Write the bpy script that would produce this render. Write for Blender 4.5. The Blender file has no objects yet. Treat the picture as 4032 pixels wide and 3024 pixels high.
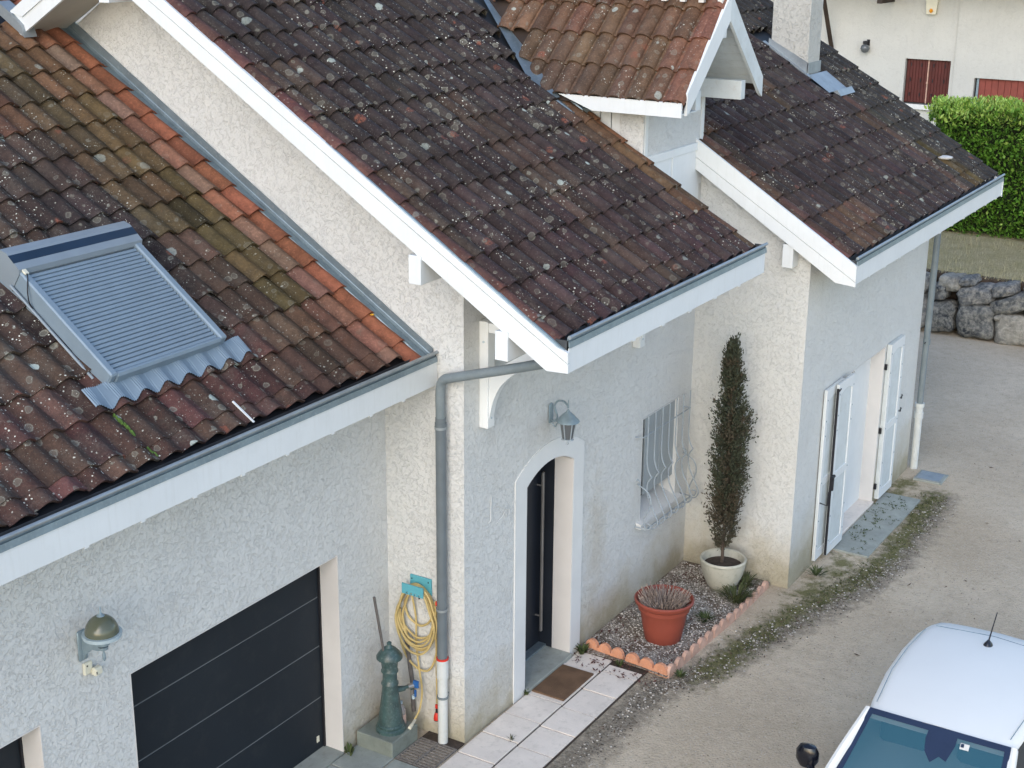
import bpy, bmesh, math, random
from mathutils import Vector, Matrix, noise as mnoise
from mathutils.geometry import tessellate_polygon
random.seed(7)
rad = math.radians
scene = bpy.context.scene
COL = scene.collection

# ------------------------------------------------------------------ camera
F_PX = 5766.39
YAW, PITCH, ROLL = .549890552, .315886519, -.00831199423
CAM = Vector((-10.945, -7.241, 8.155))
fw = Vector((math.cos(YAW)*math.cos(PITCH), math.sin(YAW)*math.cos(PITCH), -math.sin(PITCH)))
rt = Vector((math.sin(YAW), -math.cos(YAW), 0))
dn = fw.cross(rt)
cr, sr = math.cos(ROLL), math.sin(ROLL)
R2 = cr*rt + sr*dn
D2 = -sr*rt + cr*dn
cd = bpy.data.cameras.new('camera')
cam = bpy.data.objects.new('camera', cd)
COL.objects.link(cam)
cd.sensor_fit = 'HORIZONTAL'; cd.sensor_width = 36; cd.lens = F_PX/4032*36
cd.clip_start = .1; cd.clip_end = 600
cam.matrix_world = Matrix(((R2.x, -D2.x, -fw.x, CAM.x), (R2.y, -D2.y, -fw.y, CAM.y), (R2.z, -D2.z, -fw.z, CAM.z), (0, 0, 0, 1)))
scene.camera = cam

def px(p):
    q = Vector(p)-CAM
    z = q.dot(fw)
    return (q.dot(R2)/z*F_PX+2016, q.dot(D2)/z*F_PX+1512) if z > .1 else (-9e9, 0)

# ------------------------------------------------------------------ world, sun, exposure
SUN_EL, SUN_AZ = rad(28), rad(195)      # azimuth of the sun in the XY plane, measured from +X
world = bpy.data.worlds.new('World'); scene.world = world; world.use_nodes = True
wn = world.node_tree; wn.nodes.clear()
sky = wn.nodes.new('ShaderNodeTexSky'); sky.sky_type = 'NISHITA'; sky.sun_disc = False
sky.sun_elevation = SUN_EL; sky.sun_rotation = math.pi/2-SUN_AZ
sky.air_density = 1.0; sky.dust_density = 1.0; sky.ozone_density = 0.9
bg = wn.nodes.new('ShaderNodeBackground'); bg.inputs[1].default_value = .15
wo = wn.nodes.new('ShaderNodeOutputWorld')
wn.links.new(sky.outputs[0], bg.inputs[0]); wn.links.new(bg.outputs[0], wo.inputs[0])
sd = bpy.data.lights.new('sun', 'SUN'); sun = bpy.data.objects.new('sun', sd); COL.objects.link(sun)
sd.energy = .40; sd.angle = rad(55); sd.color = (1, .97, .95)
sv = Vector((math.cos(SUN_EL)*math.cos(SUN_AZ), math.cos(SUN_EL)*math.sin(SUN_AZ), math.sin(SUN_EL)))
sun.rotation_euler = sv.to_track_quat('Z', 'Y').to_euler()
scene.view_settings.view_transform = 'Standard'; scene.view_settings.look = 'None'
scene.view_settings.gamma = 1; scene.view_settings.exposure = 1.12
scene.view_settings.use_curve_mapping = False

# ------------------------------------------------------------------ helpers
def empty(name, loc=(0, 0, 0), parent=None):
    o = bpy.data.objects.new(name, None); COL.objects.link(o); o.location = loc; o.parent = parent
    return o
def tag(o, label=None, cat=None, group=None, kind=None):
    if label: o['label'] = label
    if cat: o['category'] = cat
    if group: o['group'] = group
    if kind: o['kind'] = kind
    return o

class MB:
    def __init__(s): s.v = []; s.f = []
    def add(s, vs, fs):
        b = len(s.v); s.v += [tuple(v) for v in vs]; s.f += [tuple(i+b for i in f) for f in fs]; return s
    def box(s, x0, x1, y0, y1, z0, z1, bev=0):
        if bev:
            return s.rbox(x0, x1, y0, y1, z0, z1, bev)
        vs = [(x, y, z) for z in (z0, z1) for y in (y0, y1) for x in (x0, x1)]
        return s.add(vs, [(0, 2, 3, 1), (4, 5, 7, 6), (0, 1, 5, 4), (2, 6, 7, 3), (0, 4, 6, 2), (1, 3, 7, 5)])
    def rbox(s, x0, x1, y0, y1, z0, z1, b):
        bm = bmesh.new(); bmesh.ops.create_cube(bm, size=1)
        for v in bm.verts: v.co = Vector(((x0+x1)/2+v.co.x*(x1-x0), (y0+y1)/2+v.co.y*(y1-y0), (z0+z1)/2+v.co.z*(z1-z0)))
        bmesh.ops.bevel(bm, geom=bm.edges[:], offset=b, segments=1, affect='EDGES')
        bm.verts.index_update(); s.add([v.co[:] for v in bm.verts], [[v.index for v in f.verts] for f in bm.faces]); bm.free(); return s
    def obox(s, o, ax, ay, az):      # box from a corner and three edge vectors
        o, ax, ay, az = map(Vector, (o, ax, ay, az))
        vs = [o+ax*i+ay*j+az*k for k in (0, 1) for j in (0, 1) for i in (0, 1)]
        return s.add(vs, [(0, 2, 3, 1), (4, 5, 7, 6), (0, 1, 5, 4), (2, 6, 7, 3), (0, 4, 6, 2), (1, 3, 7, 5)])
    def prism(s, pts, off):          # closed polygon (3d points) pushed by off
        n = len(pts); off = Vector(off); P = [Vector(p) for p in pts]
        vs = P+[p+off for p in P]
        tris = tessellate_polygon([P])
        fs = [tuple(t) for t in tris]+[tuple(i+n for i in reversed(t)) for t in tris]
        fs += [(i, (i+1) % n, (i+1) % n+n, i+n) for i in range(n)]
        return s.add(vs, fs)
    def holed(s, loops, off):        # outer loop + hole loops, pushed by off
        off = Vector(off); L = [[Vector(p) for p in l] for l in loops]; flat = [p for l in L for p in l]; n = len(flat)
        tris = tessellate_polygon(L)
        fs = [tuple(t) for t in tris]+[tuple(i+n for i in reversed(t)) for t in tris]
        b = 0
        for l in L:
            m = len(l); fs += [(b+i, b+(i+1) % m, b+(i+1) % m+n, b+i+n) for i in range(m)]; b += m
        return s.add(flat+[p+off for p in flat], fs)
    def tube(s, pts, r, n=8, caps=True):
        P = [Vector(p) for p in pts]; m = len(P); rr = r if isinstance(r, (list, tuple)) else [r]*m
        t0 = (P[1]-P[0]).normalized(); up = Vector((0, 0, 1)) if abs(t0.z) < .9 else Vector((1, 0, 0))
        a = t0.cross(up).normalized(); vs = []
        for i in range(m):
            t = (P[min(i+1, m-1)]-P[max(i-1, 0)]).normalized(); a = (a-t*a.dot(t)).normalized(); b = t.cross(a)
            for k in range(n):
                th = 2*math.pi*k/n; vs.append(P[i]+(a*math.cos(th)+b*math.sin(th))*rr[i])
        fs = [(i*n+k, i*n+(k+1) % n, (i+1)*n+(k+1) % n, (i+1)*n+k) for i in range(m-1) for k in range(n)]
        if caps: fs += [tuple(reversed(range(n))), tuple(range((m-1)*n, m*n))]
        return s.add(vs, fs)
    def lathe(s, c, prof, n=24, flute=0, sx=1, sy=1, cap=3):
        vs = []
        for r, z in prof:
            for k in range(n):
                th = 2*math.pi*k/n; q = r*(1+(flute if k % 2 else 0)); vs.append((c[0]+q*sx*math.cos(th), c[1]+q*sy*math.sin(th), c[2]+z))
        m = len(prof)
        fs = [(i*n+k, i*n+(k+1) % n, (i+1)*n+(k+1) % n, (i+1)*n+k) for i in range(m-1) for k in range(n)]
        if cap & 1: fs += [tuple(reversed(range(n)))]
        if cap & 2: fs += [tuple(range((m-1)*n, m*n))]
        return s.add(vs, fs)
    def mesh(s, name, mat, smooth=False, ang=40):
        me = bpy.data.meshes.new(name); me.from_pydata(s.v, [], s.f); me.materials.append(mat)
        bm = bmesh.new(); bm.from_mesh(me); bmesh.ops.recalc_face_normals(bm, faces=bm.faces); bm.to_mesh(me); bm.free()
        if smooth:
            me.polygons.foreach_set('use_smooth', [True]*len(me.polygons))
            me.set_sharp_from_angle(angle=rad(ang))
        me.update(); return me
    def obj(s, name, mat, parent=None, smooth=False, ang=40, loc=None):
        me = s.mesh(name, mat, smooth, ang)
        o = bpy.data.objects.new(name, me); COL.objects.link(o); o.parent = parent
        if loc: o.location = loc
        return o
def box(name, mat, parent, *a, bev=0): return MB().box(*a, bev=bev).obj(name, mat, parent)
def crom(pts, k=6, closed=False):
    P = [Vector(p) for p in pts]; n = len(P); out = []
    for i in range(n if closed else n-1):
        g = lambda j: P[j % n] if closed else P[max(0, min(n-1, j))]
        a, b, c, d = g(i-1), g(i), g(i+1), g(i+2)
        for t in range(k):
            u = t/k; out.append(.5*((2*b)+(c-a)*u+(2*a-5*b+4*c-d)*u*u+(3*b-a-3*c+d)*u**3))
    if not closed: out.append(P[-1])
    return out
def link(data, name, parent, M=None):
    o = bpy.data.objects.new(name, data); COL.objects.link(o); o.parent = parent
    if M is not None: o.matrix_local = M
    return o

# ------------------------------------------------------------------ materials
class NT:
    def __init__(s, name):
        s.m = bpy.data.materials.new(name); s.m.use_nodes = True; s.t = s.m.node_tree; s.t.nodes.clear()
        s.b = s.n('ShaderNodeBsdfPrincipled'); o = s.n('ShaderNodeOutputMaterial'); s.l(s.b.outputs[0], o.inputs[0])
        s.geo = s.n('ShaderNodeNewGeometry'); s.pos = s.geo.outputs['Position']
    def n(s, t, **k):
        x = s.t.nodes.new(t)
        for a, b in k.items(): setattr(x, a, b)
        return x
    def l(s, a, b): s.t.links.new(a, b)
    def inp(s, n, i, v):
        if hasattr(v, 'is_linked') or isinstance(v, bpy.types.NodeSocket): s.l(v, n.inputs[i])
        elif v is not None: n.inputs[i].default_value = (*v, 1) if isinstance(v, tuple) and len(v) == 3 and n.inputs[i].type == 'RGBA' else v
    def noise(s, sc, det=4, vec=None, rough=.55, dist=0):
        x = s.n('ShaderNodeTexNoise'); s.inp(x, 'Vector', vec or s.pos); x.inputs['Scale'].default_value = sc; x.inputs['Detail'].default_value = det
        x.inputs['Roughness'].default_value = rough; x.inputs['Distortion'].default_value = dist; return x.outputs
    def vor(s, sc, vec=None, feat='F1', rnd=1):
        x = s.n('ShaderNodeTexVoronoi', feature=feat); s.inp(x, 'Vector', vec or s.pos); x.inputs['Scale'].default_value = sc
        x.inputs['Randomness'].default_value = rnd; return x.outputs
    def math(s, op, a, b=None, c=None, clamp=False):
        x = s.n('ShaderNodeMath', operation=op); x.use_clamp = clamp; s.inp(x, 0, a)
        if b is not None: s.inp(x, 1, b)
        if c is not None: s.inp(x, 2, c)
        return x.outputs[0]
    def ramp(s, f, lo, hi, a=0., b=1.):
        x = s.n('ShaderNodeMapRange'); x.clamp = True; s.inp(x, 0, f); x.inputs[1].default_value = lo; x.inputs[2].default_value = hi
        x.inputs[3].default_value = a; x.inputs[4].default_value = b; return x.outputs[0]
    def mix(s, f, a, b, mode='MIX'):
        x = s.n('ShaderNodeMix', data_type='RGBA', blend_type=mode); s.inp(x, 0, f); s.inp(x, 6, a); s.inp(x, 7, b); return x.outputs[2]
    def scale(s, c, f):
        x = s.n('ShaderNodeVectorMath', operation='SCALE'); s.inp(x, 0, c); s.inp(x, 3, f); return x.outputs[0]
    def vadd(s, a, b):
        x = s.n('ShaderNodeVectorMath', operation='ADD'); s.inp(x, 0, a); s.inp(x, 1, b); return x.outputs[0]
    def sep(s, c, rgb=False):
        x = s.n('ShaderNodeSeparateColor' if rgb else 'ShaderNodeSeparateXYZ'); s.l(c, x.inputs[0]); return x.outputs
    def attr(s, name):
        x = s.n('ShaderNodeAttribute', attribute_name=name); return x.outputs
    def bump(s, h, dist, st=1.):
        x = s.n('ShaderNodeBump'); s.inp(x, 'Height', h); x.inputs['Distance'].default_value = dist; x.inputs['Strength'].default_value = st
        s.l(x.outputs[0], s.b.inputs['Normal']); return x
    def out(s, col, rough=.8, metal=0., spec=None):
        s.inp(s.b, 'Base Color', col); s.inp(s.b, 'Roughness', rough); s.inp(s.b, 'Metallic', metal)
        if spec is not None: s.b.inputs['Specular IOR Level'].default_value = spec
        return s.m
def plain(name, col, rough=.6, metal=0., var=.12, sc=3, bump=0., bsc=60, spec=.4, dirt=None, streak=0):
    t = NT(name); n = t.noise(sc, 5)
    c = t.mix(t.ramp(n[0], .3, .7), tuple(x*(1-var) for x in col), tuple(min(1, x*(1+var)) for x in col))
    if dirt:
        m = t.noise(sc*3.3, 7, rough=.7); c = t.mix(t.ramp(m[0], .52, .78, 0, dirt[1]), c, dirt[0])
    if streak:
        g = t.n('ShaderNodeMapping'); t.l(t.pos, g.inputs[0]); g.inputs['Scale'].default_value = (9, 9, .8)
        w = t.noise(3.2, 5, vec=g.outputs[0], rough=.6)[0]
        c = t.mix(t.ramp(w, .52, .74, 0, streak), c, (.50, .51, .47))
    if bump: t.bump(t.noise(bsc, 4)[0], bump)
    return t.out(c, rough, metal, spec)

def stucco(name, base, coarse, amp, dirt=True, foot=.0):
    t = NT(name)
    w = t.noise(coarse*.7, 2)[1]
    v = t.vadd(t.pos, t.scale(w, .9/coarse))
    a = t.noise(coarse, 5, vec=v, rough=.6, dist=1.2)[0]
    b = t.vor(coarse*1.3, vec=v, feat='SMOOTH_F1')[0]
    ridge = t.math('SUBTRACT', 1, t.math('ABSOLUTE', t.math('MULTIPLY', t.math('SUBTRACT', a, .5), 7)), clamp=True)
    h = t.math('ADD', t.math('MULTIPLY', a, 1.1), t.math('ADD', t.math('MULTIPLY', ridge, .28), t.math('MULTIPLY', b, .45)))
    t.bump(h, amp)
    c = t.mix(t.ramp(t.noise(1.3, 4)[0], .35, .7), tuple(x*.93 for x in base), base)
    c = t.mix(t.ramp(a, .38, .55, .26, 0), c, tuple(x*.86 for x in base))
    c = t.mix(t.math('MULTIPLY', t.ramp(ridge, .55, 1), .22), c, tuple(min(1, x*1.13) for x in base))
    g2 = t.n('ShaderNodeMapping'); t.l(t.pos, g2.inputs[0]); g2.inputs['Scale'].default_value = (5, 5, .55)
    c = t.mix(t.ramp(t.noise(2.2, 6, vec=g2.outputs[0], rough=.65)[0], .50, .75, 0, .15), c, tuple(x*.72 for x in base))
    c = t.mix(t.ramp(t.noise(60, 3, vec=v)[0], .58, .75, 0, .35), c, tuple(x*.62 for x in base))
    if dirt:
        z = t.sep(t.pos)[2]
        nz = t.noise(2.2, 5, rough=.65)[0]
        g = t.math('ADD', z, t.math('MULTIPLY', t.math('SUBTRACT', nz, .5), 1.1))
        c = t.mix(t.ramp(g, foot+.02, foot+.75, .85, 0), c, (.46, .41, .30))
        c = t.mix(t.ramp(g, foot-.15, foot+.28, .6, 0), c, (.27, .25, .17))
        # ochre run of weathering between door and window
        run = t.n('ShaderNodeMapping'); t.l(t.pos, run.inputs[0]); run.inputs['Location'].default_value = (-2.75*2.6, 0, -1.15*.75); run.inputs['Scale'].default_value = (2.6, 0, .75)
        ln = t.n('ShaderNodeVectorMath', operation='LENGTH'); t.l(run.outputs[0], ln.inputs[0])
        rr = t.math('ADD', ln.outputs['Value'], t.math('MULTIPLY', t.math('SUBTRACT', t.noise(5, 5, rough=.7)[0], .5), 1.6))
        c = t.mix(t.ramp(rr, .15, .8, .42, 0), c, (.44, .39, .30))
    return t.out(c, .93, spec=.15)

M = {}
M['stucco'] = stucco('rough_render', (.655, .665, .652), 25, .0105)
M['stucco_end'] = stucco('rough_render_end', (.65, .66, .64), 23, .0105, foot=.12)
M['stucco_far'] = stucco('neighbour_render', (.53, .53, .50), 8, .006, dirt=False)
M['chimney'] = stucco('chimney_render', (.56, .55, .50), 17, .016, dirt=False)
M['smooth'] = plain('smooth_plaster', (.67, .68, .67), .85, var=.05, sc=2, spec=.2)
M['reveal'] = plain('reveal_plaster', (.64, .625, .605), .85, var=.06, sc=2, spec=.2)
M['white'] = plain('white_painted_wood', (.70, .73, .735), .45, var=.03, sc=2.5, dirt=((.58, .60, .59), .25), streak=.16)
M['white_old'] = plain('weathered_white_wood', (.58, .625, .63), .6, var=.08, sc=4, dirt=((.42, .42, .38), .55))
M['shutter_grey'] = plain('grey_white_shutter', (.33, .37, .39), .5, var=.04)
M['soffit'] = plain('soffit_boards', (.50, .48, .42), .7, var=.08)
def zinc(name, col, rough=.42):
    t = NT(name); n = t.noise(6, 5); m = t.noise(30, 3)
    c = t.mix(t.ramp(n[0], .3, .72), tuple(x*.75 for x in col), col)
    c = t.mix(t.ramp(m[0], .55, .75, 0, .25), c, (.55, .6, .62))
    t.bump(n[0], .004); return t.out(c, rough, .55, .5)
M['zinc'] = zinc('weathered_zinc', (.27, .34, .38))
M['zinc_light'] = zinc('bright_zinc', (.38, .42, .44), .5)
M['pvc'] = plain('grey_pvc', (.17, .205, .22), .38, var=.12, sc=5, dirt=((.28, .3, .3), .5))
M['pvc_dark'] = plain('dark_grey_pipe', (.13, .155, .17), .4, var=.12, sc=5)
M['pvc_white'] = plain('white_pvc', (.56, .585, .57), .45, var=.06, sc=5, dirt=((.38, .36, .28), .5))
M['red'] = plain('red_plastic', (.62, .035, .02), .4)
M['black'] = plain('black_shadow', (.012, .012, .014), .6)
M['iron_black'] = plain('black_ironwork', (.012, .012, .016), .5)
M['anthracite'] = plain('anthracite_panel', (.015, .020, .026), .6, var=.10, sc=1.5, bump=.0006, bsc=300, spec=.22, dirt=((.035, .038, .04), .5))
M['groove'] = plain('groove_trim', (.115, .125, .13), .5)
M['door'] = plain('front_door_leaf', (.018, .022, .030), .35)
M['steel'] = plain('brushed_steel', (.40, .38, .36), .35, metal=.7)
M['shade'] = plain('shutter_slats_blue_grey', (.225, .29, .345), .5, metal=.2, var=.05, sc=8)
M['shade_light'] = plain('shutter_frame_grey', (.25, .295, .33), .5, metal=.2, var=.06, sc=5)
M['navy'] = plain('navy_photovoltaic_strip', (.012, .028, .055), .35)
M['concrete'] = plain('concrete', (.30, .325, .30), .88, var=.15, sc=4, bump=.003, bsc=70, dirt=((.16, .17, .13), .55))
M['concrete_dark'] = plain('damp_concrete', (.19, .215, .19), .85, var=.18, sc=5, bump=.004, bsc=60, dirt=((.10, .12, .08), .6))
M['slab'] = plain('pale_paving', (.74, .675, .605), .8, var=.08, sc=3, bump=.0025, bsc=45, dirt=((.36, .33, .27), .5))
M['mat'] = plain('coir_mat', (.16, .095, .055), .97, var=.25, sc=5, bump=.008, bsc=260)
M['earth'] = plain('dark_earth', (.06, .045, .035), .95, var=.4, sc=12, bump=.02, bsc=40)
M['terracotta'] = plain('terracotta_edging', (.58, .27, .16), .8, var=.15, sc=8, bump=.003, bsc=60, dirt=((.62, .47, .40), .7))
M['pot_red'] = plain('terracotta_plastic', (.26, .062, .040), .5, var=.08, sc=5)
M['pot_dark'] = plain('terracotta_plastic_clean', (.24, .028, .015), .4, var=.05)
M['pot_white'] = plain('cream_glazed_pot', (.50, .49, .41), .45, var=.08, sc=6, dirt=((.25, .26, .17), .7))
M['stem'] = plain('dry_stems', (.33, .265, .225), .9, var=.5, sc=60)
M['cast'] = plain('green_cast_iron', (.040, .078, .076), .38, var=.35, sc=12, spec=.6, dirt=((.25, .31, .30), .5))
M['rod'] = plain('rusty_grey_rod', (.12, .11, .105), .6, var=.2, sc=20)
M['hose'] = plain('yellow_hose', (.52, .40, .17), .5, var=.12, sc=10, dirt=((.36, .27, .12), .5))
M['turquoise'] = plain('turquoise_plastic', (.10, .36, .43), .5, var=.05)
M['blue'] = plain('blue_plastic', (.02, .10, .30), .4)
M['cream'] = plain('cream_plastic', (.64, .62, .50), .5, var=.05)
M['amber'] = plain('amber_lens', (.75, .30, .02), .3)
M['lamp_grey'] = plain('grey_lamp_metal', (.22, .29, .33), .4, metal=.2, var=.12, sc=20)
M['lamp_light'] = plain('pale_lamp_ring', (.42, .52, .57), .4, metal=.2, var=.08, sc=20)
M['grille'] = plain('pale_painted_iron', (.31, .36, .40), .5, var=.1, sc=15)
M['rust'] = plain('rusty_grate', (.20, .18, .16), .85, var=.35, sc=25, bump=.003, bsc=80)
M['bark'] = plain('grey_bark', (.085, .065, .05), .95, var=.3, sc=30)
M['redwood'] = plain('dark_red_paint', (.080, .013, .010), .5, var=.2, sc=5)
M['redwood_light'] = plain('faded_red_paint', (.22, .050, .036), .6, var=.15, sc=5)
M['brownwood'] = plain('dark_brown_wood', (.035, .024, .018), .7, var=.3)
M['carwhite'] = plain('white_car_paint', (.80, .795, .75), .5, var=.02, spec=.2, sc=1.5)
M['rubber'] = plain('black_rubber', (.012, .012, .013), .7)
M['carblack'] = plain('gloss_black_plastic', (.006, .007, .012), .18, spec=.6)
M['seat'] = plain('dark_car_interior', (.03, .045, .055), .8)
M['pebble'] = plain('mixed_pebbles', (.48, .45, .41), .9, var=.55, sc=22)
M['leafdry'] = plain('dry_brown_leaves', (.10, .065, .045), .9, var=.4, sc=40)
M['twig_red'] = plain('reddish_dead_leaves', (.10, .045, .04), .9, var=.4, sc=40)
M['snow'] = plain('white_stone', (.62, .60, .56), .8, var=.15, sc=30)
def glassmat(name, col, rough=.08, tr=0.):
    t = NT(name); t.b.inputs['Transmission Weight'].default_value = tr; t.b.inputs['IOR'].default_value = 1.45
    return t.out(col, rough, 0, .7)
M['glass'] = glassmat('windscreen_glass', (.16, .36, .42), .03, .0)
M['glass_dark'] = glassmat('dark_side_glass', (.012, .02, .028), .05)
M['smoked'] = glassmat('smoked_olive_glass', (.10, .11, .075), .18)
M['lantern_glass'] = glassmat('grey_lantern_glass', (.10, .11, .12), .12)
M['clear'] = glassmat('clear_plastic', (.55, .5, .45), .2, .5)
# windscreen: tinted, one sees the dark cabin through it
t = NT('tinted_windscreen'); t.b.inputs['Alpha'].default_value = .72
M['glass'] = t.out((.035, .125, .17), .04, 0, .8)

def tile_mat():
    t = NT('lichened_roof_tile')
    oi = t.n('ShaderNodeObjectInfo'); base = oi.outputs['Color']; lich = oi.outputs['Alpha']; rnd = oi.outputs['Random']
    lich = t.math('MULTIPLY', lich, t.ramp(t.noise(1.1, 4, rough=.6)[0], .36, .60, .45, 1.15))
    wob = t.vadd(t.pos, t.scale(t.noise(14, 3)[1], .05))
    wob2 = t.vadd(t.pos, t.scale(t.noise(45, 3)[1], .016))
    n1 = t.noise(7, 7, rough=.68)[0]; n2 = t.noise(38, 5, rough=.7)[0]
    c = t.scale(base, t.ramp(rnd, 0, 1, .78, 1.18))
    c = t.mix(t.ramp(n1, .40, .66, 0, .72), c, t.scale(base, .42))
    c = t.mix(t.ramp(n2, .50, .72, 0, .55), c, t.scale(base, 1.75))
    # grey brown crust
    cr_ = t.math('MULTIPLY', t.ramp(t.noise(3.3, 6, rough=.7)[0], .46, .66), lich)
    c = t.mix(t.math('MULTIPLY', cr_, t.ramp(n2, .35, .6, .15, .62)), c, (.105, .092, .074))
    def spots(scale, thr, keep, vec, soft=.25):
        v = t.vor(scale, vec=vec); r = t.sep(v[1], True)
        on = t.math('GREATER_THAN', r[0], keep)
        rr = t.math('MULTIPLY', t.math('ADD', t.math('MULTIPLY', r[1], .8), .35), thr)
        d = t.math('DIVIDE', v[0], rr)
        m = t.math('MULTIPLY', t.ramp(d, 1-soft, 1, 1, 0), on)
        return m, d, r
    m, d, r = spots(9, .36, .35, wob)                     # ringed grey blotches
    ringm = t.math('ADD', t.ramp(t.math('ABSOLUTE', t.math('SUBTRACT', d, .82)), 0, .2, .75, 0), .38)
    c = t.mix(t.math('MULTIPLY', t.math('MULTIPLY', m, ringm), lich), c, (.23, .22, .175))
    m, d, r = spots(5.2, .30, .80, wob2)                  # bare orange scars
    c = t.mix(t.math('MULTIPLY', t.math('MULTIPLY', m, t.ramp(n2, .38, .56)), lich), c, (.25, .085, .05))
    m, d, r = spots(38, .30, .55, wob2, .15)              # small white specks
    clump = t.ramp(t.noise(2.9, 3)[0], .47, .60)
    c = t.mix(t.math('MULTIPLY', t.math('MULTIPLY', m, clump), t.math('MULTIPLY', lich, 1.0, clamp=True)), c, (.78, .78, .66))
    m, d, r = spots(80, .30, .72, wob2, .15)
    c = t.mix(t.math('MULTIPLY', t.math('MULTIPLY', m, lich), .55), c, (.38, .37, .31))
    m, d, r = spots(3.6, .19, .62, wob, .12)              # pale grey green rosettes
    c = t.mix(t.math('MULTIPLY', m, t.math('MULTIPLY', lich, t.ramp(n2, .3, .5, .45, .95))), c, (.44, .49, .43))
    t.bump(t.math('ADD', n2, t.math('MULTIPLY', n1, .6)), .006)
    return t.out(c, .82, 0, .3)
M['tile'] = tile_mat()

# ------------------------------------------------------------------ ground
def seg_d(p, a, b):
    ax, ay = a; bx, by = b; dx, dy = bx-ax, by-ay
    t = max(0, min(1, ((p[0]-ax)*dx+(p[1]-ay)*dy)/(dx*dx+dy*dy)))
    return math.hypot(p[0]-ax-t*dx, p[1]-ay-t*dy)
def line_d(p, L): return min(seg_d(p, L[i], L[i+1]) for i in range(len(L)-1))
MOSS = [(2.6, -1.45), (3.6, -1.62), (4.8, -1.80), (5.6, -2.05), (6.4, -2.2), (8.0, -2.18), (9.3, -2.12)]
MOSS2 = [(5.15, -1.65), (6.2, -1.85), (6.5, -1.7)]
MOSS3 = [(8.95, -1.62), (9.6, -1.60)]
DIRT = [(-.6, -1.05), (1.0, -1.08), (2.2, -1.15), (2.7, -1.45), (4.0, -1.75), (5.6, -2.2), (6.6, -2.35), (9.2, -2.22)]
def rng(a, b, st): return [a+(b-a)*i/int(round((b-a)/st)) for i in range(int(round((b-a)/st))+1)]
xs = [-300, -120, -50, -25, -12]+rng(-6, 14, .1)+rng(14.5, 20, .5)+[24, 30, 45, 90, 160, 300]
ys = [-300, -120, -60, -30, -16, -10]+rng(-7, 1.4, .1)+[3, 7, 14, 30, 80, 300]
verts = []; am = []; ad = []
for y in ys:
    for x in xs:
        near = -6 <= x <= 14 and -7 <= y <= 1.4
        z = mnoise.noise(Vector((x*.8, y*.8, 0)))*.012 if near and y < -1.0 else 0
        if near:
            dm = min(line_d((x, y), MOSS), line_d((x, y), MOSS2)+.05, line_d((x, y), MOSS3)+.02)
            dd = line_d((x, y), DIRT)
            am.append(max(0, 1-dm/.36)); ad.append(max(0, 1-dd/.45))
        else: am.append(0); ad.append(0)
        verts.append((x, y, z-.02))
nx = len(xs)
faces = [(j*nx+i, j*nx+i+1, (j+1)*nx+i+1, (j+1)*nx+i) for j in range(len(ys)-1) for i in range(nx-1)]
me = bpy.data.meshes.new('ground'); me.from_pydata(verts, [], faces)
for nm, arr in (('moss', am), ('dirt', ad)):
    at = me.attributes.new(nm, 'FLOAT', 'POINT'); at.data.foreach_set('value', arr)
t = NT('compacted_sandy_gravel')
n0 = t.noise(.42, 5)[0]; n1 = t.noise(6, 6, rough=.7)[0]; n2 = t.noise(26, 7, rough=.85)[0]
v = t.vor(34); r = t.sep(v[1], True)
c = t.mix(t.ramp(n0, .35, .65), (.43, .355, .26), (.585, .50, .385))
c = t.mix(t.ramp(n1, .45, .72, 0, .55), c, (.35, .29, .215))
c = t.mix(t.ramp(n2, .42, .66, 0, .42), c, (.68, .60, .475))
c = t.mix(t.math('MULTIPLY', t.ramp(v[0], .12, .3, 1, 0), t.math('GREATER_THAN', r[0], .72)), c, (.56, .53, .47))
c = t.mix(t.math('MULTIPLY', t.ramp(v[0], .1, .26, 1, 0), t.math('LESS_THAN', r[0], .10)), c, (.10, .085, .07))
dirt = t.math('ADD', t.attr('dirt')[2], t.math('MULTIPLY', t.math('SUBTRACT', n1, .5), 1.3))
c = t.mix(t.ramp(dirt, .18, .75, 0, .88), c, t.mix(t.ramp(n2, .4, .62), (.105, .088, .066), (.36, .32, .26)))
moss = t.math('ADD', t.attr('moss')[2], t.math('MULTIPLY', t.math('SUBTRACT', t.noise(5, 6, rough=.75)[0], .54), 3.0))
c = t.mix(t.ramp(moss, .22, .8, 0, .92), c, t.mix(t.ramp(n2, .38, .62), (.085, .09, .030), (.22, .205, .095)))
t.bump(t.math('ADD', t.math('MULTIPLY', n2, .6), t.math('ADD', n1, t.math('MULTIPLY', v[0], .5))), .02)
me.materials.append(t.out(c, .95, 0, .1)); M['ground'] = t.m
o = bpy.data.objects.new('ground', me); COL.objects.link(o); tag(o, kind='structure')

# ------------------------------------------------------------------ paved path
path = empty('paved_path'); tag(path, kind='structure')
MB().box(-3, 2.36, -.92, -.03, -.06, -.012).obj('bedding', M['earth'], path)
def slab(x0, x1, y0, y1, mat='slab'):
    j = random.uniform(-.004, .004)
    MB().box(x0+.008, x1-.008, y0+.006, y1-.006, -.03+j, .004+j, bev=.003).obj('paving_slab', M[mat], path)
jo = [-2.5, -2.04, -1.585, -1.13, -.675, -.22, .235, .69, 1.145, 1.60, 2.06, 2.36]
for i in range(len(jo)-1):
    slab(jo[i], jo[i+1]-(.12 if i == 10 else 0), -.905, -.485)
ji = [-2.46, -2.0, -1.55, -1.1, -.64, -.18, .27, .72, 1.18, 1.62, 2.0, 2.34]
for i in range(len(ji)-1):
    slab(ji[i], ji[i+1], -.475, -.03, 'slab')
for i, (a, b) in enumerate([(-2.4, -1.94), (-1.94, -1.48), (-1.48, -1.04), (-1.04, -.62)]):
    slab(a, b, -.02, .43, 'concrete'); 
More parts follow.
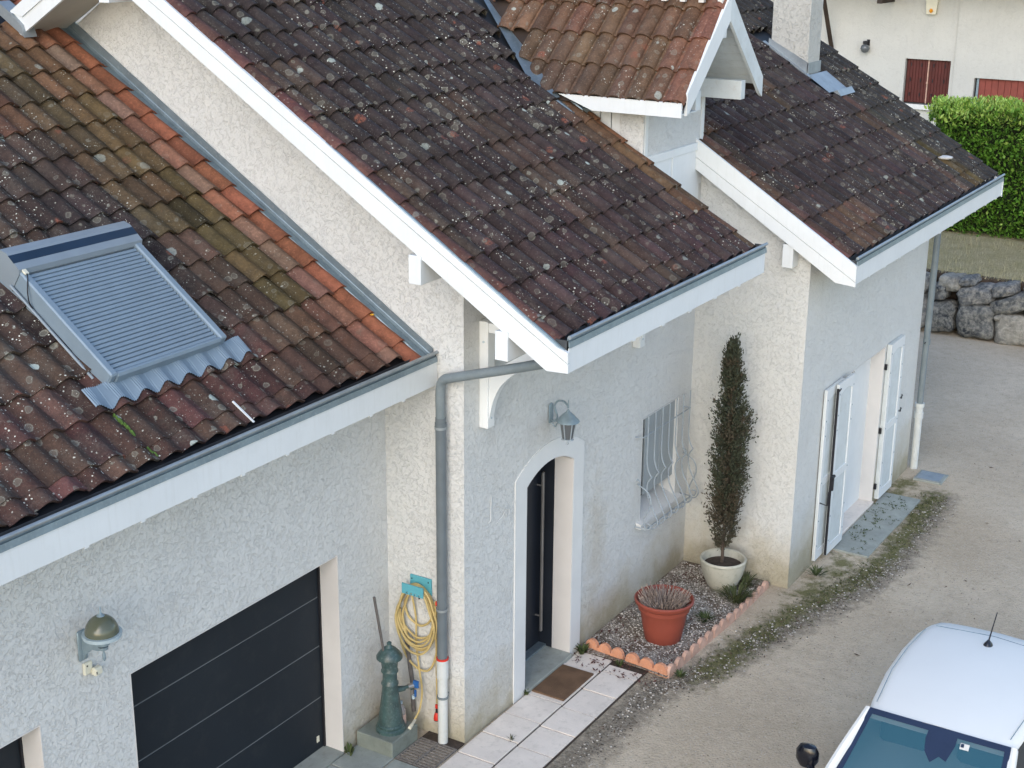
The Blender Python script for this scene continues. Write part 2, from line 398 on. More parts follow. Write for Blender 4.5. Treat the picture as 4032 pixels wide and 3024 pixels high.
for a, b in [(-2.4, -1.96), (-1.96, -1.5), (-1.5, -1.05), (-1.05, -.61)]:
    slab(a, b, .44, .91, 'concrete')

# ------------------------------------------------------------------ roofs: tile meshes and layouts
def tile_mesh(name, w, H, kind, L=.46, rise=.034, th=.022):
    N = 12; xs_ = [-w/2-.006+(w+.012)*i/N for i in range(N+1)]
    def prof(x):
        if kind == 's': return H*(.5+.5*math.cos(2*math.pi*x/w))**.85
        q = abs(x)/(w*.40); return H*math.sqrt(max(0, 1-q**2.0)) if q < 1 else 0
    if kind == 'r': xs_ = [-w/2-.006, -w*.402, -w*.392, -w*.35, -w*.26, -w*.13, 0, w*.13, w*.26, w*.35, w*.392, w*.402, w/2+.006]
    m = MB(); n = len(xs_)
    vs = [(x, y, prof(x)+rise*(1-y/L)+(.004 if y < .02 else 0)) for y in (0, .02, L) for x in xs_]
    vs += [(x*.985, .004, prof(x)+rise-th) for x in xs_]
    fs = [(j*n+i, j*n+i+1, (j+1)*n+i+1, (j+1)*n+i) for j in (0, 1) for i in range(n-1)]
    fs += [(3*n+i, 3*n+i+1, i+1, i) for i in range(n-1)]
    m.add(vs, fs); me = m.mesh(name, M['tile'], True, 50)
    return me
TA = tile_mesh('tile_wave', .243, .058, 's')
TB = tile_mesh('tile_round', .240, .104, 'r')
TC = tile_mesh('tile_round_narrow', .256, .106, 'r')
TD = tile_mesh('tile_dormer', .226, .068, 'r', L=.48)
def verge_mesh(name, side, r=.080, L=.46, down=.012):
    m = MB(); pts = []
    for k in range(9):
        th = math.pi*k/8; pts.append((-side*r*math.cos(th), r*.95*math.sin(th)))
    pts = [(-side*r, -down)]+pts
    n = len(pts)
    vs = [(x, y, z+.034*(1-y/L)+(.004 if y < .02 else 0)) for y in (0, .02, L) for x, z in pts]
    vs += [(x*.84, .004, z*.84+.034-.004) for x, z in pts]
    fs = [(j*n+i, j*n+i+1, (j+1)*n+i+1, (j+1)*n+i) for j in (0, 1) for i in range(n-1)]
    fs += [(3*n+i, 3*n+i+1, i+1, i) for i in range(n-1)]
    m.add(vs, fs); return m.mesh(name, M['tile'], True, 50)
VL = verge_mesh('verge_left', 1); VR = verge_mesh('verge_right', -1)
TH = math.atan(.625); CT, ST = math.cos(TH), math.sin(TH)
def main_frame(a, dz=.141):
    return Matrix(((1, 0, 0, 0), (0, CT, -ST, 0), (0, ST, CT, a-dz), (0, 0, 0, 1)))
def jitter():
    return Matrix.Rotation(rad(random.gauss(0, .75)), 4, 'Z') @ Matrix.Rotation(rad(random.gauss(0, .4)), 4, 'X')
def lay_tiles(roof, frame, spots, limit=300):
    """spots: (mesh, u, v, colour). Those in or near the view become tiles, nearest first; beyond the limit one joined part."""
    good = []
    for me_, u, v_, colr in spots:
        P = frame @ Vector((u, v_+.2, .03)); q = px(P)
        if -500 < q[0] < 4500 and -450 < q[1] < 3300:
            good.append(((P-CAM).length, me_, u, v_, colr))
    good.sort(key=lambda g: g[0])
    for d, me_, u, v_, colr in good[:limit]:
        o = link(me_, 'tile', roof, frame @ Matrix.Translation((u+random.gauss(0, .0025), v_+random.gauss(0, .007)-(.018 if random.random() < .03 else 0), random.gauss(0, .0025))) @ jitter())
        o.color = colr
    rest = good[limit:]
    if rest:
        m = MB()
        for d, me_, u, v_, colr in rest:
            T = frame @ Matrix.Translation((u+random.gauss(0, .0025), v_, 0)) @ jitter()
            m.add([T @ v.co for v in me_.vertices], [tuple(p.vertices) for p in me_.polygons])
        o = m.obj('far_tiles', M['tile'], roof, True, 50); o.color = (.034, .030, .027, .9); tag(o, kind='stuff')
    return len(good)
def jit(c, a, s=.15):
    k = 1+random.gauss(0, s); return (max(.01, c[0]*k), max(.01, c[1]*k*(1+random.gauss(0, .04))), max(.01, c[2]*k), a)
def lerp(a, b, t): return tuple(x+(y-x)*t for x, y in zip(a, b))
DARK = (.041, .029, .0265); BROWN = (.088, .053, .036); MOSSY = (.095, .068, .028); ORANGE = (.29, .108, .060); MAROON = (.068, .037, .032); RED = (.130, .056, .045)

def gutter(parent, x0, x1, y, zt, band=.095, back=.13):
    """front strip with two beads, trough behind it, end caps"""
    m = MB()
    m.prism([(x0, y+.004, zt-band), (x0, y-.014, zt-band+.004), (x0, y-.004, zt-band*.42), (x0, y+.012, zt-band*.40), (x0, y+.012, zt-.004), (x0, y+.018, zt-.004), (x0, y+.018, zt-band)], (x1-x0, 0, 0))
    m.v = [(a, b, (zt-band*.42 if abs(c-zt+band*.42) < 1e-6 else c)) for a, b, c in m.v]
    g = m.obj('gutter', M['zinc'], parent)
    MB().tube([(x0-.004, y-.004, zt), (x1+.004, y-.004, zt)], .017, 10).obj('gutter_bead', M['zinc_light'], parent, True, 70)  # same zinc in a lighter colour: the bead's highlight is painted in
    t_ = MB(); t_.box(x0, x1, y+.006, y+back, zt-.15, zt-.145); t_.box(x0, x1, y+back, y+back+.004, zt-.15, zt-.03)
    t_.box(x0, x0+.004, y+.006, y+back, zt-.145, zt-.03); t_.box(x1-.004, x1, y+.006, y+back, zt-.145, zt-.01)
    t_.obj('gutter_trough', M['zinc_shadow'], parent)
    return g
M['zinc_shadow'] = plain('shadow_dark_zinc', (.05, .055, .06), .75, var=.3, sc=10)  # near-black colour stands in for the deep shadow inside the gutter
def slope_poly(pts, x0, x1): # YZ polygon extruded along X
    return MB().prism([(x0, y, z) for y, z in pts], (x1-x0, 0, 0))

# ================================================================== GARAGE WING
YA, AA = .93, 3.87
gar = empty('garage_wing'); tag(gar, 'low garage wing in rough white render with its orange-edged tiled roof and dark sectional doors', 'garage')
m = MB().holed([[(-7, YA, -.05), (0, YA, -.05), (0, YA, 3.95), (-7, YA, 3.95)],
                [(-3.534, YA, -.02), (-.804, YA, -.02), (-.804, YA, 2.19), (-3.534, YA, 2.19)],
                [(-6.9, YA, -.02), (-4.455, YA, -.02), (-4.455, YA, 2.19), (-6.9, YA, 2.19)]], (0, .3, 0))
m.obj('wall', M['stucco'], gar)
def garage_door(x0, x1, badge):
    d = empty('garage_door', parent=gar)
    zs = [.0, .58, 1.15, 1.685, 2.19]
    for i in range(4):
        MB().box(x0+.03, x1-.03, 1.17, 1.20, zs[i]+.006, zs[i+1]-.006, bev=.004).obj('panel', M['anthracite'], d)
    g = MB()
    for z in zs[1:4]: g.box(x0+.03, x1-.03, 1.174, 1.19, z-.006, z+.006)
    g.obj('groove', M['groove'], d)
    MB().box(x0+.012, x1-.012, 1.205, 1.22, 0, 2.19).obj('backing', M['black'], d)
    MB().box(x0+.012, x0+.034, 1.15, 1.2, 0, 2.18).obj('jamb', M['iron_black'], d); MB().box(x1-.034, x1-.012, 1.15, 1.2, 0, 2.18).obj('jamb', M['iron_black'], d)
    if badge: MB().box(x1-.135, x1-.095, 1.164, 1.17, .10, .17, bev=.002).obj('badge', M['cream'], d)
    r = MB(); r.box(x0+.002, x0+.012, YA-.002, 1.2, 0, 2.188); r.box(x1-.012, x1-.002, YA-.002, 1.2, 0, 2.188); r.box(x0+.012, x1-.012, YA-.002, 1.2, 2.178, 2.188)
    r.obj('reveal', M['reveal'], gar)
    MB().box(x0+.012, x1-.012, YA-.01, 1.2, -.03, .012).obj('threshold', M['concrete'], gar)
garage_door(-3.534, -.804, True); garage_door(-6.9, -4.455, False)
MB().box(-7, -.005, .30, .325, 3.806, 4.053).obj('fascia_board', M['white'], gar)
m = MB()
for x in (-.55, -1.05, -1.6, -2.2, -2.75, -3.3, -3.85, -4.4): m.box(x-.02, x+.02, .30, .33, 3.790, 3.806)
m.obj('fascia_clip', M['white'], gar)
MB().box(-7, -.005, .325, YA, 3.83, 3.842).obj('soffit', M['white'], gar)
gutter(gar, -7, -.01, .303, 4.130)
roofA = MB().add([(-7, .40, AA+.25-.11), (-.002, .40, AA+.25-.11), (-.002, 7, AA+4.375-.11), (-7, 7, AA+4.375-.11)], [(0, 1, 2, 3)]).obj('roof', M['black'], gar)
fA = main_frame(AA, .100)
sp = []
for i in range(26):
    x = -.172-.243*i
    for k in range(17):
        Y = .295+.3405*k
        if k == 0: Y = .50 if i else .42
        if Y > 5.6 and x > -3: continue
        if -3.30 < x < -1.98 and 1.0 < Y < 2.15: continue
        if x > -1.0 and Y > 4.3+(-.15-x)*1.2 and x < -.5 and Y > 4.9: continue
        if i == 0: c = jit(ORANGE, .04, .10)
        elif i == 1: c = jit(lerp(ORANGE, (.22, .15, .11), random.random()), .22, .1)
        elif i in (2, 3): c = jit(lerp((.13, .068, .036), MOSSY, max(0, min(1, (4.6-Y)/2+random.gauss(0, .25)))) if Y > 1.2 else lerp(MAROON, (.13, .068, .036), random.random()*.6), .42, .2)
        elif i in (4, 5): c = jit(lerp(BROWN, MOSSY, .6) if Y > 2.2 else BROWN, .6, .2)
        elif i in (6, 7) and Y > 3.6: c = jit((.13, .062, .036), .4, .2)
        elif Y < 1.0: c = jit(lerp((.090, .040, .034), BROWN, random.random()), .85, .2)
        else: c = jit(lerp(DARK, BROWN, max(0, min(1, .35+mnoise.noise(Vector((x, Y, 3)))*1.1))), 1.15 if x < -2.2 else .95, .18)
        sp.append((TA, x, Y/CT, c))
nA = lay_tiles(roofA, fA, sp)
# zinc channel between the tiles and the gable wall
m = MB()
za = lambda Y: AA+.62*Y
m.add([(-.115, .34, za(.34)-.035), (-.030, .34, za(.34)-.035), (-.030, 6, za(6)-.035), (-.115, 6, za(6)-.035)], [(0, 1, 2, 3)])
m.prism([(-.012, .34, za(.34)-.04), (-.012, .34, za(.34)+.08), (-.012, 6, za(6)+.11), (-.012, 6, za(6)-.04)], (-.012, 0, 0))
m.tube([(-.118, .34, za(.34)-.03), (-.118, 6, za(6)-.03)], .010, 6); m.tube([(-.028, .36, za(.36)+.012), (-.028, 6, za(6)+.012)], .006, 6)
m.obj('flashing', M['zinc'], gar, True)
MB().box(-2.478, -2.462, .40, .66, 4.19, 4.20).obj('white_strip', M['white'], gar).matrix_local = Matrix.Translation((0, .5, 4.19)) @ Matrix.Rotation(TH, 4, 'X') @ Matrix.Translation((0, -.5, -4.19))

def roof_moss(x0, Y0, x1, Y1):
    m_ = MB(); n_ = 9
    for i in range(n_):
        t0 = i/(n_-1); x = x0+(x1-x0)*t0+random.gauss(0, .005); Y = Y0+(Y1-Y0)*t0; w_ = .008+.012*random.random()
        m_.lathe((x, Y, AA-.088+.625*Y), [(w_, 0), (w_*.8, .018), (w_*.3, .028)], 7, sy=1.5)
    m_.obj('moss_clump', M['moss_green'], gar, True)
M['moss_green'] = plain('bright_moss', (.10, .175, .035), .95, var=.35, sc=40)
roof_moss(-3.455, .95, -3.445, .76); roof_moss(-3.46, .62, -3.44, .54)
MB().lathe((-.172, .93, AA+.625*.93-.012), [(.022, 0), (.018, .008), (0, .01)], 10).obj('yellow_lichen', plain('yellow_lichen', (.62, .34, .03), .9), gar, True)
# roof window with closed outer shutter
rw = empty('roof_window', (-2.69, 1.64, AA+1.2)); tag(rw, 'blue-grey roof window with its slatted outer shutter rolled down, set in the garage roof', 'roof window')
p0 = Vector((0, 1.06, AA+.07+.625*1.06)); p1 = Vector((0, 2.24, AA+.20+.625*2.24))
vy = (p1-p0).normalized(); vn = Vector((0, -vy.z, vy.y)); LEN = (p1-p0).length
fw_ = Matrix(((1, 0, 0, 0), (0, vy.y, vn.y, p0.y), (0, vy.z, vn.z, p0.z), (0, 0, 0, 1)))
X0, X1 = -3.35, -2.03
def rwobj(mb, name, mat, smooth=False, par=rw):
    o = mb.obj(name, mat, par, smooth); o.matrix_local = Matrix.Translation(-Vector(rw.location)) @ fw_; return o
m = MB(); m.box(X0, X0+.075, 0.03, LEN-.10, -.24, .05, bev=.012); m.box(X1-.075, X1, .03, LEN-.10, -.14, .05, bev=.012)
rwobj(m, 'side_rail', M['shade'])
m = MB(); m.box(X0+.06, X1-.06, .02, .07, -.10, .042, bev=.018); rwobj(m, 'bottom_rail', M['shade'])
m = MB(); m.prism([(X0-.01, LEN-.27, .030), (X0-.01, LEN-.25, .07), (X0-.01, LEN-.07, .085), (X0-.01, LEN, .06), (X0-.01, LEN+.03, -.15), (X0-.01, LEN-.27, -.15)], (X1-X0+.02, 0, 0)); rwobj(m, 'header_box', M['shade_light'])
m = MB(); m.prism([(X0-.011, LEN-.180, .0745), (X0-.011, LEN-.100, .0830), (X0-.011, LEN-.100, .0850), (X0-.011, LEN-.180, .0765)], (X1-X0+.022, 0, 0)); rwobj(m, 'solar_strip', M['navy'])
sl = MB(); n = 27; y0, y1 = .07, LEN-.275; st = (y1-y0)/n
sl.prism([(X0+.083, 0, .0), (X0+.083, st*.08, .016), (X0+.083, st*.45, .022), (X0+.083, st*.76, .018), (X0+.083, st*.84, .0)], (X1-X0-.166, 0, 0))
sme = sl.mesh('slat', M['shade'])
for i in range(n):
    link(sme, 'slat', rw, Matrix.Translation(-Vector(rw.location)) @ fw_ @ Matrix.Translation((0, y0+st*i, .005)))
m = MB(); m.box(X0+.06, X1-.06, .03, LEN-.1, -.12, .004); rwobj(m, 'shutter_core', M['iron_black'])
m = MB(); m.box(X0+.02, X0+.06, LEN-.30, LEN-.245, .05, .068, bev=.004); rwobj(m, 'cable_clip', M['cream'])
m = MB(); m.tube(crom([(X0+.04, LEN-.29, .06), (X0+.01, LEN-.34, .065), (X0-.03, LEN-.44, -.02), (X0-.02, LEN-.52, -.09), (X0-.01, LEN-.7, -.10), (X0+.01, .3, -.1)]), .005, 5); rwobj(m, 'cable', M['iron_black'], True)
m = MB(); m.tube([(X0-.025, .15, -.10), (X0-.025, LEN-.25, -.10)], .012, 6); rwobj(m, 'side_flashing', M['shade_light'], True)
# apron of pleated sheet under the window following the tile waves
m = MB(); nx_ = 170; rows_ = 5; P = []
for j in range(rows_):
    for i in range(nx_+1):
        x = -3.60+i*(1.78/nx_); tt = j/(rows_-1)
        wave = .5+.5*math.cos(2*math.pi*(x+.172)/.243)
        edge = wave*.018
        Y = 1.13-tt*(.165-edge)
        hz = .093-.0+(.052*wave**.85-.052)*(.25+.75*tt)+(.005 if i % 2 else -.003)+.014
        P.append((x, Y, AA-.093+.625*Y+hz+.034*(1-tt)*.4))
m.add(P, [(j*(nx_+1)+i, j*(nx_+1)+i+1, (j+1)*(nx_+1)+i+1, (j+1)*(nx_+1)+i) for j in range(rows_-1) for i in range(nx_)])
o = m.obj('apron', M['shade'], rw, True, 60); o.matrix_local = Matrix.Translation(-Vector(rw.location))

# ================================================================== ENTRANCE WING
AB = 5.59
ent = empty('entrance_wing'); tag(ent, 'middle house wing with arched front door, deep white eaves on brackets and dark tiles', 'house wing')
XL, XR, YE = -.70, 3.60, -1.49
slB = lambda Y, a=0: AB-.20+.625*Y+a
m = MB().prism([(0, 0, -.05), (0, 7.4, -.05), (0, 7.4, 5.3), (0, 3.75, 7.62), (0, 0, slB(0))], (.3, 0, 0)); m.obj('gable_wall', M['stucco'], ent)
cx, hw = 1.664, .503
def arch(hw, zs, rise, n=14):
    R = (hw*hw+rise*rise)/(2*rise); a0 = math.asin(hw/R)
    return [(cx+R*math.sin(a0-2*a0*i/n), zs+rise-R+R*math.cos(a0-2*a0*i/n)) for i in range(n+1)]
inner = [(cx-hw, .0), (cx+hw, .0)]+arch(hw, 2.42, .15)
outer = [(cx-.725, -.02), (cx+.725, -.02)]+arch(.725, 2.55, .225)
w3 = lambda L, y: [(x, y, z) for x, z in L]
m = MB().holed([w3([(.3, -.05), (5.2, -.05), (5.2, 6.3), (3.6, 6.3), (3.6, 5.36), (.3, 5.36)], 0), w3(inner, 0),
                w3([(3.85, 1.03), (4.84, 1.03), (4.84, 2.375), (3.85, 2.375)], 0)], (0, .3, 0)); m.obj('wall', M['stucco'], ent)
m = MB().holed([w3(outer, -.012), w3([(cx-hw+.002, .0), (cx+hw-.002, .0)]+arch(hw-.002, 2.42, .149), -.012)], (0, .014, 0)); m.obj('door_surround', M['smooth'], ent)
# smooth lining of the door reveal
I = [(cx-hw+.002, .0)]+list(reversed(arch(hw-.002, 2.42, .149)))+[(cx+hw-.002, .0)]
J = [(x*1.0+(cx-x)*.02, z-.008 if i not in (0, len(I)-1) else z) for i, (x, z) in enumerate(I)]
m = MB()
for i in range(len(I)-1):
    a, b = I[i], I[i+1]; c_, d_ = J[i], J[i+1]
    m.add([(a[0], -.010, a[1]), (b[0], -.010, b[1]), (d_[0], -.010, d_[1]), (c_[0], -.010, c_[1]), (a[0], .225, a[1]), (b[0], .225, b[1]), (d_[0], .225, d_[1]), (c_[0], .225, c_[1])], [(0, 1, 2, 3), (3, 2, 6, 7), (4, 5, 6, 7)])
m.obj('door_reveal', M['reveal'], ent)
MB().box(cx-hw+.012, cx+hw-.012, -.05, .40, -.02, .05, bev=.006).obj('doorstep', M['concrete'], ent)
fd = empty('front_door', parent=ent)
MB().box(cx-hw-.05, cx+hw+.03, .40, .45, .05, 2.62).obj('leaf', M['door'], fd)
m = MB(); m.box(cx+hw-.014, cx+hw+.035, .226, .40, .05, 2.45); m.box(cx-hw-.05, cx-hw+.01, .226, .40, .05, 2.45); m.box(cx-hw+.01, cx+hw-.01, .30, .40, 2.40, 2.62); m.obj('frame', M['door'], fd)
MB().box(cx-hw+.01, cx+hw-.01, .30, .40, .05, .075).obj('threshold', M['zinc'], fd)
m = MB(); m.box(2.065, 2.100, .315, .345, .26, 2.21, bev=.006); m.obj('pull_handle', M['steel'], fd)
m = MB(); m.tube([(2.08, .34, .45), (2.08, .40, .45)], .011, 8); m.tube([(2.08, .34, 2.05), (2.08, .40, 2.05)], .011, 8); m.obj('handle_standoff', M['steel'], fd)
# window with closed shutters, sill
wn_ = empty('window', parent=ent)
MB().box(3.852, 4.838, .27, .285, 1.04, 2.37).obj('pane', M['glass_dark'], wn_)
m = MB(); m.box(4.02, 4.42, .045, .07, 1.33, 2.365, bev=.004); m.box(4.432, 4.832, .045, .07, 1.33, 2.365, bev=.004); m.obj('shutter_leaf', M['shutter_grey'], wn_); MB().box(3.862, 4.83, .085, .095, 1.33, 2.36).obj('shade', M['iron_black'], wn_)
m = MB(); m.box(3.852, 3.862, -.001, .26, 1.04, 2.37); m.box(4.828, 4.838, -.001, .26, 1.04, 2.37); m.box(3.862, 4.828, -.001, .26, 2.36, 2.37); m.obj('reveal', M['smooth'], wn_)
m = MB().prism([(3.76, -.07, .99), (3.76, -.07, 1.045), (3.76, .24, 1.16), (3.76, .24, .99)], (1.16, 0, 0)); m.obj('sill', M['smooth'], wn_)
gr = empty('window_grille', parent=ent)
def bar(x):
    pts = crom([(x, -.10, 2.44), (x, -.10, 2.1), (x, -.10, 1.86), (x, -.13, 1.74), (x, -.17, 1.68)], 4)
    pts2 = crom([(x, -.17, 1.68), (x, -.115, 1.58), (x, -.13, 1.42), (x, -.22, 1.24), (x, -.27, 1.12), (x, -.24, 1.04), (x, -.16, 1.01)], 5)
    return MB().tube(pts, .0085, 6).tube(pts2, .0085, 6).obj('bar', M['grille'], gr, True)
for i in range(7): bar(3.80+i*(1.16/6))
m = MB(); m.tube([(3.66, 0, 2.20), (3.70, -.09, 2.20), (5.0, -.09, 2.20), (5.0, 0, 2.20)], .008, 6); m.obj('cross_rail', M['grille'], gr, True)
m = MB(); m.tube([(3.72, 0, 1.03), (3.74, -.15, 1.02), (5.0, -.15, 1.02), (5.0, 0, 1.03)], .009, 6)
m.obj('cross_rail', M['grille'], gr, True)
for x in (3.74, 5.02):
    sc = [( -.02+.035*math.cos(a_)*(1-k*.03), 1.60+.035*math.sin(a_)*(1-k*.03)) for k, a_ in enumerate([i*.6 for i in range(9)])]
    pts = [(x, y, z) for y, z in sc]+[(x, -.16, 1.50), (x, -.20, 1.35), (x, -.12, 1.15), (x, -.13, 1.05), (x, -.19, 1.03), (x, -.21, 1.09), (x, -.16, 1.10)]
    MB().tube(crom(pts, 3), .009, 6).obj('scroll', M['grille'], gr, True)
for i in range(5):
    x = 3.95+i*.21; sgn = 1
    MB().tube(crom([(x-.08, -.16, 1.02), (x-.05, -.20, 1.06), (x, -.22, 1.03), (x+.05, -.20, 1.07), (x+.08, -.16, 1.02)], 4), .006, 5).obj('scroll', M['grille'], gr, True)

# eaves
MB().box(XL+.03, XR, YE-.012, YE+.012, 4.412, 4.640).obj('fascia_board', M['white'], ent)
m = MB()
for x in (.55, 1.15, 1.75, 2.35, 2.95): m.box(x-.03, x+.03, YE-.006, YE+.02, 4.392, 4.412)
m.obj('fascia_clip', M['white'], ent)
gutter(ent, XL+.03, XR+.02, YE-.010, 4.722)
MB().prism([(XL, YE-.02, 4.415), (XL, -1.30, 4.405), (XL, 3.70, 7.545), (XL, 3.70, 7.672), (XL, YE-.02, 4.492)], (.03, 0, 0)).obj('bargeboard', M['white'], ent)
MB().prism([(XL+.012, YE-.015, 4.45), (XL+.012, 3.70, 7.60), (XL+.012, 3.70, 7.79), (XL+.012, YE-.015, 4.59)], (.02, 0, 0)).obj('board_backing', M['lamp_grey'], ent)
MB().prism([(XL-.006, YE-.02, 4.502), (XL-.006, 3.70, 7.682), (XL-.006, 3.70, 7.815), (XL-.006, -1.40, 4.632), (XL-.006, YE-.02, 4.60)], (.032, 0, 0)).obj('bargeboard', M['white'], ent)
MB().prism([(XL+.03, YE+.02, slB(YE+.02, .05)), (XL+.03, 3.75, slB(3.75, .05)), (XL+.03, 3.75, slB(3.75, .03)), (XL+.03, YE+.02, slB(YE+.02, .03))], (XR-XL-.05, 0, 0)).obj('soffit', M['soffit'], ent)
# back slope end of the same gable coming down onto the garage roof
MB().prism([(XL, 3.70, 7.545), (XL, 4.86, 6.87), (XL, 5.0, 7.05), (XL, 3.70, 7.83)], (.03, 0, 0)).obj('bargeboard', M['white'], ent)
MB().prism([(XL-.018, 3.70, 7.70), (XL-.018, 4.80, 7.06), (XL-.018, 4.98, 7.10), (XL-.018, 3.70, 7.85)], (.017, 0, 0)).obj('bargeboard', M['white'], ent)
MB().prism([(XL+.03, 3.73, 7.60), (XL+.03, 5.6, 6.52), (XL+.03, 5.6, 6.56), (XL+.03, 3.73, 7.64)], (-XL-.03, 0, 0)).obj('soffit', M['soffit'], ent)
MB().prism([(XL-.04, 4.76, 6.86), (XL-.04, 5.12, 7.08), (XL-.04, 5.12, 7.20), (XL-.04, 4.98, 7.12), (XL-.04, 4.80, 6.98)], (.16, 0, 0)).obj('flashing', M['zinc_light'], ent)
# back slope tiles (seen edge on at the top left corner)
for (Y, z) in ((.04, 5.105), (-.86, 4.555), (3.63, 7.37)):
    MB().box(XL-.02, 0, Y-.065, Y+.065, z-.13, z+.13, bev=.004).obj('purlin', M['white'], ent)
MB().box(0.3, XR, -.92, -.79, 4.43, 4.66).obj('purlin', M['white'], ent)
for x in (.265, 3.50):
    b = empty('bracket', parent=ent)
    MB().box(x, x+.12, -.10, 0, 3.35, 4.42, bev=.005).obj('post', M['white'], b)
    MB().box(x+.01, x+.11, -1.05, -.10, 4.315, 4.41, bev=.004).obj('beam', M['white'], b)
    up = [Vector((x+.02, v[0], v[1])) for v in crom([(-.10, 3.88, 0), (-.20, 3.975, 0), (-.40, 4.11, 0), (-.58, 4.215, 0), (-.80, 4.315, 0)], 5)]
    lo = [Vector((x+.02, v[0], v[1])) for v in crom([(-.10, 3.44, 0), (-.155, 3.66, 0), (-.26, 3.84, 0), (-.44, 3.99, 0), (-.66, 4.12, 0), (-.98, 4.30, 0)], 5)]
    MB().prism(up+list(reversed(lo)), (.08, 0, 0)).obj('brace', M['white'], b)
    m = MB(); m.tube([(x-.006, -.05, 4.22), (x, -.05, 4.22)], .012, 8); m.tube([(x+.06, -.107, 3.45), (x+.06, -.10, 3.45)], .012, 8); m.obj('bolt', M['lamp_light'], b)

# tiles
roofB = MB().add([(XL+.04, YE+.09, slB(YE+.09, .085)), (XR-.01, YE+.09, slB(YE+.09, .085)), (XR-.01, .62, slB(.62, .085)), (3.25, .62, slB(.62, .085)), (3.2, 1.0, slB(1.0, .085)), (5.2, 3.5, slB(3.5, .085)), (5.2, 3.75, slB(3.75, .085)), (XL+.04, 3.75, slB(3.75, .085))], [tuple(range(8))]).obj('roof', M['black'], ent)
fB = main_frame(AB)
sp = []
for k in range(16):
    Y = -1.467+.3435*k
    if k == 0: Y = -1.34
    c = jit(lerp(RED, MAROON, random.random()*.7), .30, .12)
    sp.append((VL, XL+.098, Y/CT+.004, c))
    for i in range(25):
        x = XL+.235+.240*i
        lim = 3.50 if Y < .60 else (3.14 if Y < .98 else 2.98+.795*(Y-1.0))
        if x > lim: continue
        if x > 3.2 and -.9 < Y < .62: c = jit((.11, .062, .034), .35, .15)
        elif x > 2.9 and -.2 < Y < .62: c = jit(BROWN, .6, .15)
        else:
            w_ = mnoise.noise(Vector((x*.9, Y*.9, 9)))
            c = jit(lerp(DARK, (.054, .032, .031), max(0, min(1, (1.0-Y)*.4)))if w_ < .3 else lerp(DARK, BROWN, .5), .85 if Y > -.4 else .62, .15)
        sp.append((TB, x, Y/CT, c))
    if Y < .62:
        sp.append((VR, XR-.05, Y/CT+.004, jit((.11, .065, .04) if Y < -.2 else (.20, .095, .05), .22, .12)))
nB = lay_tiles(roofB, fB, sp)
# mortar dabs under the left verge noses
# zinc valley and chute beside the dormer
dk = lambda x, Y, h: (x, Y, AB-.093+.625*Y+h)
m = MB()
V0 = [(3.02, 1.0), (3.34, 1.40), (3.66, 1.80), (3.98, 2.20), (4.5, 2.85)]
vs = []
for x, Y in V0: vs += [dk(x, Y, .03), dk(x+.13, Y-.06, .055), dk(x+.24, Y-.12, .10)]
m.add(vs, [(3*i+j, 3*i+j+1, 3*i+j+4, 3*i+j+3) for i in range(len(V0)-1) for j in (0, 1)])
m.add([dk(3.18, 1.02, .05), dk(3.60, 1.02, .05), dk(3.60, .70, .045), dk(3.22, .70, .045)], [(0, 1, 2, 3)])
m.add([dk(3.14, 1.02, .05), dk(3.18, 1.02, .085), dk(3.22, .70, .08), dk(3.19, .70, .045)], [(0, 1, 2, 3)])
m.prism([dk(3.37, .66, .05), dk(3.39, .66, .11), dk(3.585, .66, .11), dk(3.61, .66, .05)], (0, .36, .225))
m.obj('valley_flashing', M['zinc'], ent)
# downpipe of the entrance wing
dpx = empty('downpipe', parent=ent)
m = MB(); m.tube(crom([(.10, -1.40, 4.52), (-.02, -1.36, 4.40), (-.10, -1.2, 4.34), (-.13, -.5, 4.12), (-.125, .02, 3.96), (-.11, .16, 3.90), (-.10, .20, 3.78), (-.10, .20, 3.5)], 6), .047, 14); m.obj('elbow', M['pvc'], dpx, True, 60)
m = MB(); m.tube([(-.10, .20, 3.52), (-.10, .20, .95)], .052, 16); m.tube([(-.10, .20, 3.47), (-.10, .20, 3.40)], .057, 16); m.obj('pipe', M['pvc_dark'], dpx, True, 60)
m = MB(); m.tube([(-.10, .20, .93), (-.10, .20, -.02)], .052, 16); m.tube([(-.10, .20, .95), (-.10, .20, .74)], .062, 16); m.obj('lower_pipe', M['pvc_white'], dpx, True, 60)
m = MB(); m.tube([(-.10, .20, .965), (-.10, .20, .945)], .064, 16); m.obj('red_ring', M['red'], dpx, True, 60)
for z, mt in ((3.42, 'zinc_light'), (1.50, 'zinc_light'), (.52, 'pvc')):
    m = MB(); m.tube([(-.10, .20, z+.012), (-.10, .20, z-.012)], .0605, 16); m.box(-.12, 0, .19, .21, z-.006, z+.006); m.obj('clamp', M[mt], dpx, True, 60)

